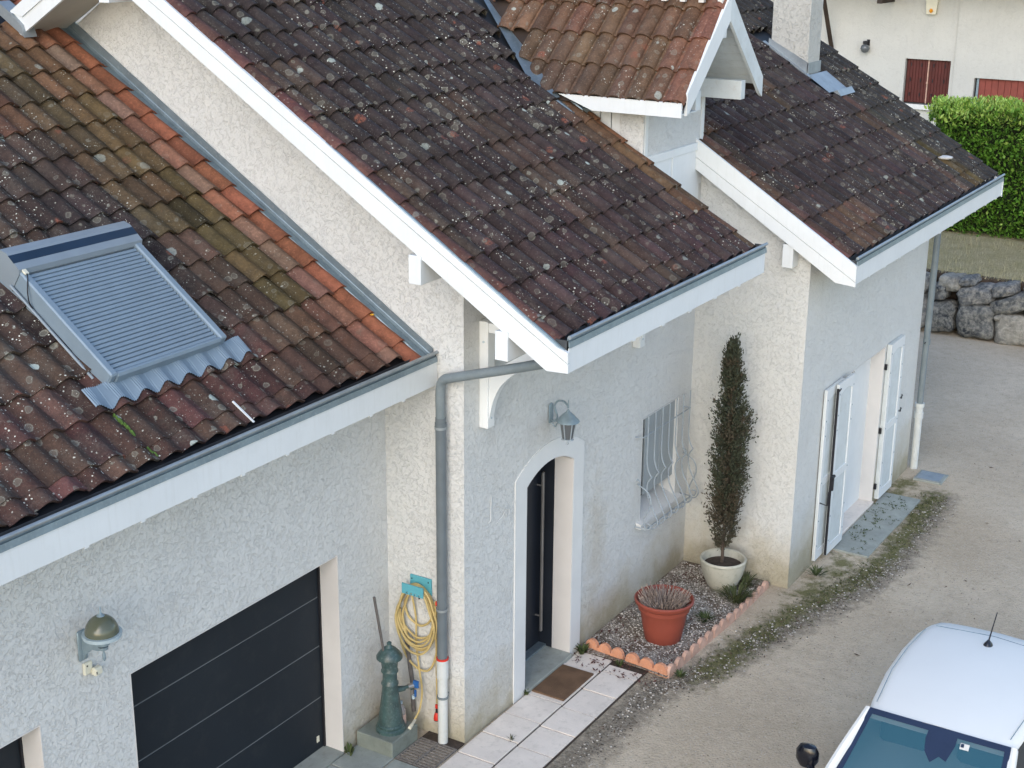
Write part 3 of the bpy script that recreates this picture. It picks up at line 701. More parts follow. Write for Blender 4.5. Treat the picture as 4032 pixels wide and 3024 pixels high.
# ================================================================== END WING
AC, YC, XC, YF = 5.585, -2.05, 5.20, -1.45
end = empty('end_wing'); tag(end, 'far house wing with open white shutters, long dark tiled roof and a rendered chimney', 'house wing')
slC = lambda Y, a=0: AC-.20+.625*Y+a
MB().prism([(XC, 0, -.05), (XC, YF, -.05), (XC, YF, slC(YF)), (XC, 0, slC(0))], (.3, 0, 0)).obj('side_wall', M['stucco_end'], end)
XO0, XO1 = 7.05, 8.46
MB().holed([w3([(XC+.3, -.05), (10.12, -.05), (10.12, slC(YF)), (XC+.3, slC(YF))], YF), w3([(XO0, 0), (XO1, 0), (XO1, 2.36), (XO0, 2.36)], YF)], (0, .3, 0)).obj('wall', M['stucco_end'], end)
MB().box(9.82, 10.12, YF+.3, 6, -.05, 4.6).obj('far_wall', M['stucco_end'], end)
m = MB(); m.box(XO0+.002, XO0+.012, YF-.001, YF+.29, 0, 2.358); m.box(XO1-.012, XO1-.002, YF-.001, YF+.29, 0, 2.358); m.box(XO0+.012, XO1-.012, YF-.001, YF+.29, 2.348, 2.358); m.obj('reveal', M['reveal'], end)
MB().box(XO0, XO1, YF-.03, YF+.28, -.03, .03, bev=.004).obj('threshold', M['slab'], end)
gd = empty('glazed_door', parent=end)
m = MB(); m.box(7.78, XO1-.012, YF+.19, YF+.25, .03, 2.35); m.box(XO0+.012, 7.775, YF+.195, YF+.245, .03, 2.05); m.box(XO0+.012, 7.12, YF+.19, YF+.25, 2.05, 2.35); m.obj('frame', M['white'], gd)
MB().box(7.15, 8.22, YF+.22, YF+.23, .1, 2.25).obj('pane', M['glass_dark'], gd)
def shutter(x0, x1, y1, y0, z0, z1, M4=None, ironwork=True, par=end):
    s_ = empty('shutter', parent=par)
    MB().box(x0, x1, y0+.012, y1, z0, z1).obj('panel', M['white_old'], s_)
    f = MB(); w_ = .085
    f.box(x0, x0+w_, y0, y0+.012, z0, z1); f.box(x1-w_, x1, y0, y0+.012, z0, z1)
    for a_, b_ in ((z0, z0+.12), (z0+(z1-z0)*.44, z0+(z1-z0)*.44+.10)): f.box(x0+w_, x1-w_, y0, y0+.012, a_, b_)
    q = [(x0+w_, z1)]+[(x0+w_+(x1-x0-2*w_)*i/8, z1-.16+.05*math.sin(math.pi*i/8)) for i in range(9)]+[(x1-w_, z1)]
    f.prism([(x, y0, z) for x, z in q], (0, .012, 0)); f.obj('frame', M['white'], s_)
    b = MB()
    for z in (z1-.14, z1-.42, z1-.62, z0+(z1-z0)*.44+.05, z0+.55, z0+.2):
        for x in (x0+.04, x1-.04): b.tube([(x, y0-.004, z), (x, y0, z)], .011, 6)
    b.obj('bolt', M['lamp_grey'], s_)
    return s_
s1 = shutter(5.99, 6.62, -1.465, -1.505, .06, 2.40)
s2 = shutter(6.265, 6.87, -1.525, -1.562, .05, 2.41)
m = MB(); m.box(6.250, 6.264, -1.566, -1.535, .06, 2.36); m.tube([(6.25, -1.57, 2.33), (6.29, -1.58, 2.36)], .008, 6); m.tube([(6.20, -1.57, 1.17), (6.29, -1.58, 1.17)], .022, 6); m.box(6.235, 6.27, -1.59, -1.56, .98, 1.17)  # tall black bar added as the shadow between the leaves; the rest is latch
m.obj('gap_shadow_and_latch', M['iron_black'], s2)
MB().tube([(6.02, -1.50, .87), (6.03, -1.60, .85), (6.06, -1.60, 1.03)], .009, 6).obj('catch', M['iron_black'], s1, True)
s3 = shutter(8.52, 9.12, -1.458, -1.522, .05, 2.37)
m = MB()
for z in (.25, 1.1, 2.05): m.tube([(8.485, -1.47, z-.04), (8.485, -1.47, z+.04)], .022, 8)
m.obj('hinge', M['iron_black'], s3)
m = MB()
for z in (1.40, 1.20): m.tube([(9.20, -1.45, z), (9.20, -1.53, z), (9.20, -1.53, z+.06)], .009, 6); m.tube([(9.16, -1.53, z+.03), (9.24, -1.53, z+.03)], .007, 5)
m.obj('wall_catch', M['iron_black'], end, True)
# eaves of end wing
XCL, XCR = 4.99, 11.62
MB().box(XCL+.03, XCR, YC-.012, YC+.012, 4.055, 4.290).obj('fascia_board', M['white'], end)
m = MB()
for i in range(11): m.box(5.5+i*.58, 5.56+i*.58, YC-.006, YC+.02, 4.037, 4.055)
m.obj('fascia_clip', M['white'], end)
gutter(end, XCL+.03, XCR, YC-.010, 4.362)
MB().prism([(XCL, YC-.02, 4.03), (XCL, -1.83, 4.05), (XCL, .0, 5.195), (XCL, .0, 5.335), (XCL, YC-.02, 4.08)], (.03, 0, 0)).obj('bargeboard', M['white'], end)
MB().prism([(XCL+.012, YC-.015, 4.05), (XCL+.012, 0, 5.25), (XCL+.012, 0, 5.50), (XCL+.012, YC-.015, 4.22)], (.02, 0, 0)).obj('board_backing', M['lamp_grey'], end)
MB().prism([(XCL-.006, YC-.02, 4.088), (XCL-.006, 0, 5.344), (XCL-.006, 0, 5.555), (XCL-.006, YC-.02, 4.275)], (.032, 0, 0)).obj('bargeboard', M['white'], end)
MB().prism([(XCR-.03, YC-.02, 4.03), (XCR-.03, 3.7, 7.5), (XCR-.03, 3.7, 7.8), (XCR-.03, YC-.02, 4.255)], (.03, 0, 0)).obj('bargeboard', M['white'], end)
MB().box(5.01, XC, -1.29, -1.16, 4.14, 4.42, bev=.004).obj('purlin', M['white'], end)
MB().prism([(XCL+.03, YC+.02, slC(YC+.02, .05)), (XCL+.03, 3.7, slC(3.7, .05)), (XCL+.03, 3.7, slC(3.7, .03)), (XCL+.03, YC+.02, slC(YC+.02, .03))], (XCR-XCL-.07, 0, 0)).obj('soffit', M['soffit'], end)
roofC = MB().add([(XCL+.04, YC+.10, slC(YC+.1, .085)), (XCR-.04, YC+.10, slC(YC+.1, .085)), (XCR-.04, 3.75, slC(3.75, .085)), (XCL+.04, 3.75, slC(3.75, .085))], [(0, 1, 2, 3)]).obj('roof', M['black'], end)
fC = main_frame(AC); sp = []
for k in range(16):
    Y = -2.0+.3435*k
    if k == 0: Y = -1.895
    if Y < .15: sp.append((VL, XCL+.110, Y/CT+.004, jit((.095, .055, .034) if Y > -1.4 else RED, .25, .15)))
    for i in range(26):
        x = XCL+.245+.256*i
        if Y > .1 and x < 5.35+.2*(Y-.1): continue
        if 9.75 < x < 10.38 and .25 < Y < 1.35: continue
        if 9.75 < x < 10.55 and -.05 < Y < .5: continue
        w_ = mnoise.noise(Vector((x*.8, Y*.8, 5)))
        if x > 10.3 or Y > 1.3: c = jit((.040, .034, .029), .95, .12)
        elif i == 0: c = jit(lerp(BROWN, MAROON, random.random()), .35, .12)
        elif 10.0 < x and Y < .2: c = jit((.075, .045, .035), .6, .15)
        elif w_ > .35: c = jit(BROWN, .6, .15)
        else: c = jit((.043, .030, .029), .7, .15)
        if x > 10.4 and Y < -1.2: c = jit(MOSSY, .6, .2)
        sp.append((TC, x, Y/CT, c))
    sp.append((VR, XCR-.06, Y/CT+.004, jit((.045, .038, .03), .7, .12)))
nC = lay_tiles(roofC, fC, sp)
# chimney
ch = empty('chimney', parent=end)
MB().box(9.80, 10.30, .48, 1.06, 5.3, 8.6, bev=.01).obj('shaft', M['chimney'], ch)
m = MB(); rc = lambda Y, h=0: AC+.625*Y+h
m.prism([(9.785, .45, rc(.45, -.02)), (9.785, .45, rc(.45, .14)), (9.785, 1.09, rc(1.09, .07)), (9.785, 1.09, rc(1.09, -.05))], (.012, 0, 0))
m.prism([(9.785, .462, rc(.45, -.02)), (10.325, .462, rc(.45, -.02)), (10.325, .462, rc(.45, .14)), (9.785, .462, rc(.45, .14))], (0, .012, 0))
m.prism([(9.70, .40, rc(.40, -.03)), (9.70, 1.15, rc(1.15, -.03)), (9.70, 1.15, rc(1.15, -.01)), (9.70, .40, rc(.40, -.01))], (.10, 0, 0))
m.add([(9.74, .44, rc(.44, -.02)), (10.52, .44, rc(.44, -.02)), (10.50, .10, rc(.10, -.035)), (9.76, .10, rc(.10, -.035))], [(0, 1, 2, 3)])
m.prism([(9.90, .10, rc(.1, -.035)), (9.90, .03, rc(.03, .035)), (9.90, -.03, rc(-.03, -.01))], (.62, 0, 0))
m.obj('flashing', M['zinc_light'], ch)
MB().lathe((10.62, -1.42, rc(-1.42, -.01)), [(.0, 0), (.11, .0), (.12, .02), (.08, .03), (.04, .034), (0, .035)], 18).obj('vent_cap', M['snow'], end, True)
dp = empty('downpipe', parent=end)
m = MB(); m.tube([(10.20, -1.55, 4.1), (10.20, -1.53, 1.0)], .048, 14); m.tube([(10.20, -1.541, 2.05), (10.20, -1.541, 1.97)], .054, 14); m.obj('pipe', M['pvc'], dp, True, 60)
m = MB(); m.tube([(10.20, -1.53, 1.02), (10.20, -1.53, -.02)], .058, 14); m.tube([(10.20, -1.53, 1.04), (10.20, -1.53, .98)], .072, 14); m.tube([(10.20, -1.53, .90), (10.20, -1.53, .80)], .070, 14); m.obj('lower_pipe', M['pvc_white'], dp, True, 60)
MB().box(10.08, 10.2, -1.545, -1.535, 2.0, 2.015).obj('clamp', M['iron_black'], dp)

# ================================================================== DORMER
dor = empty('dormer', (4.38, 0, 5.4)); tag(dor, 'small white boarded gable dormer with brown-orange tiles rising between the two roofs', 'dormer')
def dob(mb, name, mat, par=None, smooth=False):
    o = mb.obj(name, M[mat], par or dor, smooth)
    if par is None: o.location = (-4.38, 0, -5.4)
    return o
DX, ZR, SL = 4.38, 7.29, .965           # ridge x, crest height, slope
DT = math.atan(SL); dc, ds = math.cos(DT), math.sin(DT)
MB_ = MB().box(3.66, 5.17, .03, 3.2, 4.9, 6.05); dob(MB_, 'core', 'iron_black')
dob(MB().prism([(3.66, .03, 6.05), (5.10, .03, 6.05), (DX, .03, 6.76)], (0, 3.2, 0)), 'core', 'white_old')
nb = 10; bw = (5.13-3.66)/nb
bd = MB().box(0, bw-.014, -.012, .012, 0, .52, bev=.003).mesh('board', M['white_old'])
for i in range(nb): 
    o = link(bd, 'board', dor, Matrix.Translation((3.662+i*bw-DX, .015, 5.51-5.4)))
bd2 = MB().box(-.012, .012, 0, .128, 0, 1.2, bev=.003).mesh('board', M['white'])
for i in range(8): link(bd2, 'board', dor, Matrix.Translation((3.645-DX, .012+i*.140, 4.95-5.4)))
dob(MB().box(3.63, 3.70, -.006, .05, 5.0, 6.1), 'corner_board', 'white'); dob(MB().box(5.10, 5.17, -.006, .05, 5.0, 6.1), 'corner_board', 'white')
dob(MB().box(3.70, 5.10, -.03, .012, 5.42, 5.51, bev=.003), 'rail', 'white')
m = MB(); m.box(3.70, 5.10, -.008, .02, 4.7, 5.42); dob(m, 'lower_panel', 'white')
dob(MB().box(4.33, 4.40, -.02, -.0085, 4.8, 5.42), 'batten', 'white')
# soffit boards under each slope, purlins, barge boards
for sg in (-1, 1):
    for i in range(9):
        u0 = .07+i*.135
        a_ = Vector((DX+sg*u0*dc, -.60, ZR-.20-u0*ds)); dob(MB().obox(a_, (sg*.130*dc, 0, -.130*ds), (0, 1.9 if sg < 0 else .66, 0), (sg*.012*ds, 0, .012*dc)), 'soffit_board', 'white_old')
dob(MB().box(4.93, 5.05, -.56, .02, 6.05, 6.265, bev=.005), 'purlin', 'white_old')
dob(MB().box(3.71, 3.83, -.56, .02, 6.05, 6.265, bev=.005), 'purlin', 'white_old')
dob(MB().box(4.32, 4.44, -.56, .02, 6.78, 6.95, bev=.005), 'purlin', 'white')
for sg in (-1, 1):
    ex = 1.03
    P_ = [(DX, ZR-.02), (DX+sg*ex, ZR-.02-ex*SL), (DX+sg*ex, ZR-.19-ex*SL+.0), (DX+sg*(ex-.06), ZR-.24-(ex-.06)*SL), (DX, ZR-.27)]
    P_ = [(DX, ZR-.02), (DX+sg*ex, ZR-.02-ex*SL), (DX+sg*ex, ZR-.25-ex*SL), (DX+sg*(ex-.07), ZR-.28-(ex-.07)*SL), (DX, ZR-.32)]
    dob(MB().prism([(x, -.625, z) for x, z in P_], (0, .035, 0)), 'bargeboard', 'white_old' if sg > 0 else 'white')
dob(MB().prism([(3.262, -.60, 6.03), (3.262, -.60, 6.185), (3.262, .90, 6.185), (3.262, .47, 6.03)], (.025, 0, 0)), 'fascia_board', 'white')
dob(MB().box(3.287, 3.66, -.60, .6, 6.06, 6.07), 'soffit', 'white_old')
rd = empty('roof', (0, 0, 0), dor)
for sg in (-1, 1):
    a_ = [(DX, -.61, ZR-.11), (DX+sg*1.09, -.61, ZR-.11-1.09*SL), (DX+sg*1.09, 1.0 if sg < 0 else .2, ZR-.11-1.09*SL), (DX, 2.6, ZR-.11)]
    o = MB().prism(a_, (0, 0, -.02)).obj('roof_deck', M['brownwood'], rd); o.location = (-4.38, 0, -5.4)
T0 = Matrix.Translation((-4.38, 0, -5.4))
fl = Matrix(((0, dc, -ds, DX-.0), (-1, 0, 0, 0), (0, ds, dc, ZR-.10), (0, 0, 0, 1)))
fr = Matrix(((0, -dc, ds, DX), (1, 0, 0, 0), (0, ds, dc, ZR-.115), (0, 0, 0, 1)))
for r_ in range(4):
    v0 = -(1.085)/dc+r_*.438
    for i in range(13):
        Y = -.47+i*.226
        xw = DX+(v0+.2)*dc
        if Y > (xw-3.1)/.795+.93: continue
        col = jit(lerp((.165, .088, .052), (.125, .078, .050), min(1, max(0, .5-(xw-3.4)*.5+mnoise.noise(Vector((xw, Y, 1)))))), .72, .12)
        me_ = TD
        if i == 0: col = jit((.22, .095, .062), .45, .1)
        o = link(me_, 'tile', rd, T0 @ fl @ Matrix.Translation((-Y, v0 if r_ < 3 else v0-.01, random.gauss(0, .001))) @ jitter()); o.color = col
    for i in range(3):
        Y = -.50+i*.226
        o = link(TD, 'tile', rd, T0 @ fr @ Matrix.Translation((Y, v0, 0)) @ jitter()); o.color = jit((.13, .06, .045), .4, .1)
    o = link(VR, 'tile', rd, T0 @ fl @ Matrix.Translation((.535, v0+.005, -.004))); o.color = jit((.24, .105, .068), .35, .1)
m = MB()
pts = [(.125*math.cos(math.pi*k/8), .085*math.sin(math.pi*k/8)) for k in range(9)]
for i in range(7):
    vs = [(DX+x*(1.06 if y else .94), -.64+i*.40+y*.43, ZR-.03+z+(.012 if y else 0)) for y in (0, 1) for x, z in pts]+[(DX+x*.85, -.638+i*.40, ZR-.03+z*.85) for x, z in pts]
    mm = MB().add(vs, [(k, k+1, k+10, k+9) for k in range(8)]+[(18+k, 19+k, k+1, k) for k in range(8)]); o = mm.obj('ridge_tile', M['tile'], rd, True, 50); o.location = (-4.38, 0, -5.4); o.color = jit((.20, .09, .05), .5, .15)
m = MB()
for i in range(13): m.box(DX-.155, DX-.10, -.585+i*.226, -.525+i*.226, ZR-.13, ZR-.05)
o = m.obj('ridge_mortar', M['snow'], rd); o.location = (-4.38, 0, -5.4)

# ================================================================== wall lamps
wl = empty('wall_lamp', (-4.0, YA, 2.66)); tag(wl, 'round olive glass globe lamp on a grey curled bracket above the garage doors', 'wall lamp')
def at(mb, root, name, mat, smooth=True): 
    o = mb.obj(name, mat, root, smooth, 50); o.location = -root.location; return o
m = MB(); m.box(-4.045, -3.955, .905, .93, 2.53, 2.79, bev=.010); at(m, wl, 'wall_plate', M['lamp_grey'])
m = MB(); m.prism([(-4.012, .905, 2.77), (-4.012, .72, 2.70), (-4.012, .72, 2.67), (-4.012, .80, 2.66), (-4.012, .87, 2.60), (-4.012, .905, 2.54)], (.024, 0, 0)); at(m, wl, 'arm', M['lamp_grey'], False)
c_ = (-4.0, .68, 2.81)
at(MB().lathe(c_, [(.02, -.09), (.055, -.07), (.06, -.03), (.115, .0), (.128, .02)], 24), wl, 'cup', M['lamp_grey'])
at(MB().lathe(c_, [(.128, .0), (.150, .0), (.152, .028), (.128, .03)], 28), wl, 'ring', M['lamp_light'])
at(MB().lathe(c_, [(.130*math.cos(a), .03+.145*math.sin(a)) for a in [math.pi/2*i/9 for i in range(10)]], 28), wl, 'globe', M['smoked'])
at(MB().lathe(c_, [(.035, .165), (.025, .180), (.009, .195), (.008, .235), (.004, .245)], 12), wl, 'finial', M['lamp_grey'])
at(MB().lathe(c_, [(.006, -.215), (.015, -.195), (.014, -.16), (.007, -.14), (.009, -.12), (.035, -.115), (.04, -.09)], 12), wl, 'drop', M['lamp_grey'])
sn = empty('motion_sensor', (-3.97, YA, 2.44)); tag(sn, 'small cream plastic motion sensor on the render just below the globe lamp', 'sensor')
m = MB(); m.box(-4.01, -3.925, .90, .93, 2.395, 2.50, bev=.008); at(m, sn, 'base', M['cream'], False)
m = MB(); m.box(-3.955, -3.87, .845, .905, 2.375, 2.445, bev=.015); at(m, sn, 'head', M['cream'], False)
m = MB(); m.box(-3.945, -3.94, .84, .846, 2.40, 2.42); m.box(-3.99, -3.98, .895, .90, 2.47, 2.48); at(m, sn, 'lens', M['iron_black'], False)

wl2 = empty('wall_lantern', (1.63, 0, 3.1)); tag(wl2, 'grey metal lantern with dark panes hanging from a curved arm over the arched front door', 'wall lamp')
m = MB(); m.lathe((1.635, -.012, 3.10), [(.045, -.10), (.045, .09), (.02, .11)], 12, sy=.3); at(m, wl2, 'wall_plate', M['lamp_grey'])
m = MB(); m.tube(crom([(1.635, -.01, 3.03), (1.632, -.06, 3.02), (1.63, -.09, 3.08), (1.625, -.06, 3.18), (1.62, -.10, 3.25), (1.60, -.18, 3.27), (1.565, -.25, 3.245), (1.56, -.26, 3.22)], 5), .011, 8); m.tube(crom([(1.63, -.03, 2.99), (1.63, -.07, 2.96), (1.63, -.09, 3.0)], 4), .009, 6); m.lathe((1.56, -.26, 3.22), [(.004, 0), (.009, .03), (.003, .09)], 8); at(m, wl2, 'arm', M['lamp_grey'])
lc = (1.56, -.26, 3.0)
at(MB().lathe(lc, [(.125, .075), (.118, .09), (.085, .125), (.055, .155), (.02, .185), (.006, .21)], 12), wl2, 'hood', M['lamp_grey'])
at(MB().lathe(lc, [(.052, -.115), (.086, .075)], 6), wl2, 'pane', M['lantern_glass'], )
m = MB()
for k in range(6):
    th = math.pi/3*k; m.tube([(lc[0]+.055*math.cos(th), lc[1]+.055*math.sin(th), lc[2]-.118), (lc[0]+.089*math.cos(th), lc[1]+.089*math.sin(th), lc[2]+.08)], .0065, 5)
at(m, wl2, 'frame', M['grille'])
at(MB().lathe(lc, [(.0, -.185), (.012, -.175), (.013, -.165), (.006, -.145), (.02, -.135), (.066, -.125), (.062, -.112)], 12), wl2, 'base', M['grille'])

# wrought thin marks on the render left of the door
sc_ = empty('wall_scroll', (.75, 0, 2.3)); tag(sc_, 'thin white wire hook fixed flat on the render left of the front door', 'wall ornament')
m = MB(); m.tube([(.47, -.012, 2.56), (.46, -.012, 2.30)], .004, 6); m.tube([(.46, -.012, 2.30), (.44, 0, 2.28)], .004, 6); m.tube([(.57, -.012, 2.43), (.80, -.010, 2.30)], .003, 6); at(m, sc_, 'wire', M['smooth'])
m = MB(); m.tube(crom([(.56, -.02, 2.24), (.68, -.02, 2.28), (.74, -.02, 2.33), (.80, -.02, 2.31), (.80, -.02, 2.25), (.75, -.02, 2.24), (.75, -.02, 2.28)], 4), .0025, 5); m.tube(crom([(.86, -.02, 2.33), (.89, -.02, 2.37), (.93, -.02, 2.33), (.96, -.02, 2.30)], 4), .0025, 5); at(m, sc_, 'curl', M['smooth'])

# ================================================================== pump, plinth, hose, tap things
pl = MB().box(-.635, -.19, .45, .90, -.03, .17, bev=.008).obj('pump_plinth', M['concrete_dark']); tag(pl, 'low square greenish concrete plinth under the old hand pump', 'plinth')
pu = empty('hand_pump', (-.41, .63, .17)); tag(pu, 'old dark green cast iron water pump standing on a concrete plinth by the drain', 'water pump')
c_ = tuple(pu.location)
at(MB().lathe(c_, [(.155, 0), (.155, .03), (.135, .045), (.14, .07), (.122, .09)], 28), pu, 'foot', M['cast'])
at(MB().lathe(c_, [(.122, .085), (.118, .12), (.10, .28), (.082, .42), (.074, .52)], 36, flute=.05), pu, 'column', M['cast'])
at(MB().lathe(c_, [(.072, .51), (.088, .52), (.088, .535), (.074, .55), (.074, .64), (.088, .66), (.088, .675), (.078, .69), (.088, .77), (.094, .80)], 28), pu, 'neck', M['cast'])
at(MB().lathe(c_, [(.095, .79), (.130, .81), (.132, .83), (.10, .88), (.06, .92), (.045, .93)], 28, flute=.02), pu, 'cap', M['cast'])
at(MB().lathe(c_, [(.045, .925), (.03, .945), (.022, .96), (.026, .975), (.012, .99)], 14), pu, 'finial', M['cast'])
at(MB().tube([(-.455, .66, 1.02), (-.60, .66, 1.72)], .014, 8), pu, 'handle_rod', M['rod'])
m = MB(); m.tube([(-.41, .63, .60), (-.33, .58, .60), (-.27, .55, .59)], [.045, .032, .026], 10); m.tube([(-.27, .55, .60), (-.22, .52, .60), (-.20, .51, .56)], .018, 8); at(m, pu, 'spout', M['cast'])
m = MB(); m.tube([(-.24, .53, .60), (-.18, .50, .60)], .028, 10); m.tube([(-.20, .51, .57), (-.20, .51, .50)], .012, 8); at(m, pu, 'tap', M['steel'])
m = MB(); m.box(-.20, -.17, .44, .50, .58, .66, bev=.006); m.box(-.235, -.215, .44, .46, .50, .58, bev=.004); at(m, pu, 'tap_lever', M['blue'], False)
hose_bib = MB().tube([(-.19, .50, .49), (-.19, .50, .45)], .02, 8)
at(hose_bib, pu, 'tap_ring', M['lamp_light'])
bt = empty('plastic_bottle', (-.27, .60, .17)); tag(bt, 'small clear bottle of pinkish liquid standing on the plinth behind the pump', 'bottle')
at(MB().lathe(tuple(bt.location), [(.05, .0), (.052, .01), (.052, .105), (.048, .12)], 18), bt, 'liquid', plain('pink_liquid', (.52, .36, .29), .35))
at(MB().lathe(tuple(bt.location), [(.050, .118), (.050, .16), (.03, .20), (.016, .215), (.016, .235)], 18), bt, 'body', M['clear'])
m = MB(); m.lathe(tuple(bt.location), [(.018, .232), (.018, .255)], 12); at(m, bt, 'cap', M['lamp_light'])
bt2 = empty('spray_can', (-.215, .66, .17)); tag(bt2, 'dark red can with an orange label beside the clear bottle on the plinth', 'can')
at(MB().lathe(tuple(bt2.location), [(.035, 0), (.035, .15), (.02, .18)], 16), bt2, 'body', plain('dark_red_can', (.16, .012, .016), .4))
m = MB(); m.lathe(tuple(bt2.location), [(.0355, .06), (.0355, .12)], 16); at(m, bt2, 'label', M['amber'])

hh = empty('hose_holder', (0, .5, 1.68)); tag(hh, 'turquoise plastic hose hanger screwed to the corner wall', 'hose hanger')
m = MB(); m.box(-.020, -.001, .385, .645, 1.56, 1.74, bev=.004); at(m, hh, 'back_plate', M['turquoise'], False)
m = MB(); m.holed([[(-.135, .665, 1.575), (-.135, .405, 1.575), (-.135, .405, 1.685), (-.135, .665, 1.685)]]+[[(-.135, y-.012, 1.583), (-.135, y-.012, 1.598), (-.135, y+.012, 1.598), (-.135, y+.012, 1.583)] for y in (.455, .505, .555, .605)], (.012, 0, 0)); at(m, hh, 'front_plate', M['turquoise'], False)
m = MB(); m.box(-.125, -.02, .42, .63, 1.60, 1.612); at(m, hh, 'shelf', M['turquoise'], False)
m = MB()
for y in (.62, .42): m.tube([(-.023, y, 1.70), (-.02, y, 1.70)], .008, 8)
m.tube([(-.12, .47, 1.58), (-.12, .46, 1.55)], .009, 6); at(m, hh, 'screw', M['iron_black'])
ho = empty('garden_hose', (-.08, .5, 1.3)); tag(ho, 'yellow garden hose coiled on the turquoise hanger with its end hanging down', 'hose')
m = MB(); random.seed(11)
loops = [(.235, .37, 0), (.225, .33, .01), (.245, .35, -.01), (.215, .31, .015), (.20, .36, -.015), (.23, .30, .005), (.17, .225, .0)]
for i, (ry, rz, oy) in enumerate(loops):
    xo = -.115+.013*i; top = 1.655+.008*(i % 3); pts = []
    for k in range(16):
        th = math.pi/2+2*math.pi*k/16
        yy = .525+oy+ry*math.cos(th)*(1 if math.sin(th) < .3 else .86); zz = top-rz+rz*math.sin(th)
        pts.append((xo+random.gauss(0, .003), yy+random.gauss(0, .004), zz))
    m.tube(crom(pts, 3, True)+[Vector(pts[0])], .0125, 6, False)
at(m, ho, 'coil', M['hose'])
m = MB(); m.tube(crom([(-.06, .74, 1.35), (-.05, .77, 1.1), (-.05, .70, .85), (-.05, .55, .72), (-.05, .40, .74), (-.05, .31, .95), (-.05, .29, 1.3)], 5), .0125, 6); m.tube(crom([(-.05, .62, 1.60), (-.045, .56, 1.3), (-.045, .56, 1.0), (-.06, .52, .75), (-.08, .47, .5), (-.11, .48, .30), (-.17, .50, .20)], 5), .011, 6); at(m, ho, 'loose_end', M['hose'])
m = MB(); m.tube([(-.17, .50, .19), (-.27, .47, .19)], .016, 8); m.tube([(-.27, .47, .19), (-.32, .46, .185)], .02, 8); at(m, ho, 'connector', M['cream'])
m = MB(); m.tube([(-.085, .292, 1.56), (-.08, .285, .40)], .0075, 5); at(m, ho, 'thin_line', M['hose'])
wn2 = empty('hose_nozzle', (-.08, .287, .32)); tag(wn2, 'red and black spray nozzle hanging beside the white drainpipe', 'nozzle')
m = MB(); m.lathe((-.08, .287, .22), [(.034, 0), (.036, .01), (.030, .05), (.020, .08)], 14); m.lathe((-.08, .287, .22), [(.016, .13), (.02, .14), (.018, .17)], 12); at(m, wn2, 'head', M['red'])
at(MB().lathe((-.08, .287, .22), [(.034, -.008), (.034, .004)], 14), wn2, 'rim', M['iron_black']); at(MB().lathe((-.08, .287, .22), [(.015, .078), (.014, .132)], 12), wn2, 'grip', M['iron_black'])
cp = empty('red_clip', (-.05, .27, 1.54)); tag(cp, 'tiny red hose clip against the grey downpipe', 'clip')
at(MB().lathe((-.075, .275, 1.51), [(.016, 0), (.022, .015), (.018, .045)], 10), cp, 'clip', M['red'])
bp = MB().tube([(-.04, .70, 1.10), (-.045, .62, .55), (-.05, .60, .2)], .022, 8).obj('standpipe', M['rod'], None, True); tag(bp, 'thin grey metal pipe against the wall behind the hose coil', 'pipe')

# drain grate
dg_ = empty('drain_grate', (-.38, .22, 0)); tag(dg_, 'rusty rectangular drain grate sunk between the plinth and the pale paving', 'drain')
def dg(mb, nm, mt): return at(mb, dg_, nm, M[mt], False)
dg(MB().box(-.60, -.145, .0, .44, -.10, -.09), 'pit', 'black')
m = MB(); m.box(-.605, -.59, .0, .44, -.08, .0); m.box(-.16, -.145, .0, .44, -.08, .0); m.box(-.59, -.16, .0, .015, -.08, .0); m.box(-.59, -.16, .425, .44, -.08, .0); m.box(-.59, -.16, .21, .235, -.03, .002); dg(m, 'frame', 'rust')
brm = MB().box(-.0075, .0075, -.097, .097, -.025, .0, bev=.003).mesh('bar', M['rust'])
for i in range(9):
    for yy in (.112, .33): link(brm, 'bar', dg_, Matrix.Translation((-.563+i*.0475+.38, yy-.22, 0)))
m = MB(); m.box(-.14, -.004, .0, .44, -.02, -.004); o = m.obj('soil_patch', M['earth']); tag(o, kind='structure')

# doormat
dm = MB().box(1.245, 1.925, -.455, -.055, .004, .024, bev=.004).obj('doormat', M['mat']); tag(dm, 'brown coir doormat on the paving in front of the arched door', 'doormat')

# gravel bed, edging
bed = MB().prism([(2.33, -.005, 0), (5.195, -.005, 0), (5.195, -1.22, 0), (2.31, -1.16, 0), (2.36, -.6, 0)], (0, 0, .012))
t = NT('pale_gravel'); v = t.vor(60); r = t.sep(v[1], True); nn = t.noise(4, 6, rough=.7)[0]
c = t.mix(r[0], (.34, .31, .265), (.64, .60, .54)); c = t.mix(t.ramp(v[0], .3, .6, 0, .6), c, (.17, .145, .12)); c = t.mix(t.ramp(nn, .44, .58, 0, .8), c, (.15, .115, .085))
t.bump(t.math('SUBTRACT', 1, v[0]), .02); M['gravel'] = t.out(c, .95, 0, .1)
o = bed.obj('gravel_bed', M['gravel']); tag(o, kind='structure')
ed = empty('border_edging'); ed.location = (2.4, -1.2, 0); tag(ed, 'scalloped terracotta edging tiles set around the gravel bed', 'edging')
def edge_tile(p, q, pale):
    p, q = Vector(p), Vector(q); d = (q-p); L = d.length; d.normalize(); nrm = Vector((-d.y, d.x, 0))
    n = max(2, round(L/.19)); pr = [(0, -.03)]
    for i in range(n):
        for k in range(7):
            a = math.pi*k/6; pr.append((L*(i+.5)/n-.46*L/n*math.cos(a), .045+.085*math.sin(a)))
    pr.append((L, -.03))
    P = [p+d*u+Vector((0, 0, z)) for u, z in pr]
    mb = MB().prism(P, nrm*.045); o = mb.obj('edging_tile', M['terracotta' if not pale else 'terracotta_pale'], ed); o.location = -ed.location
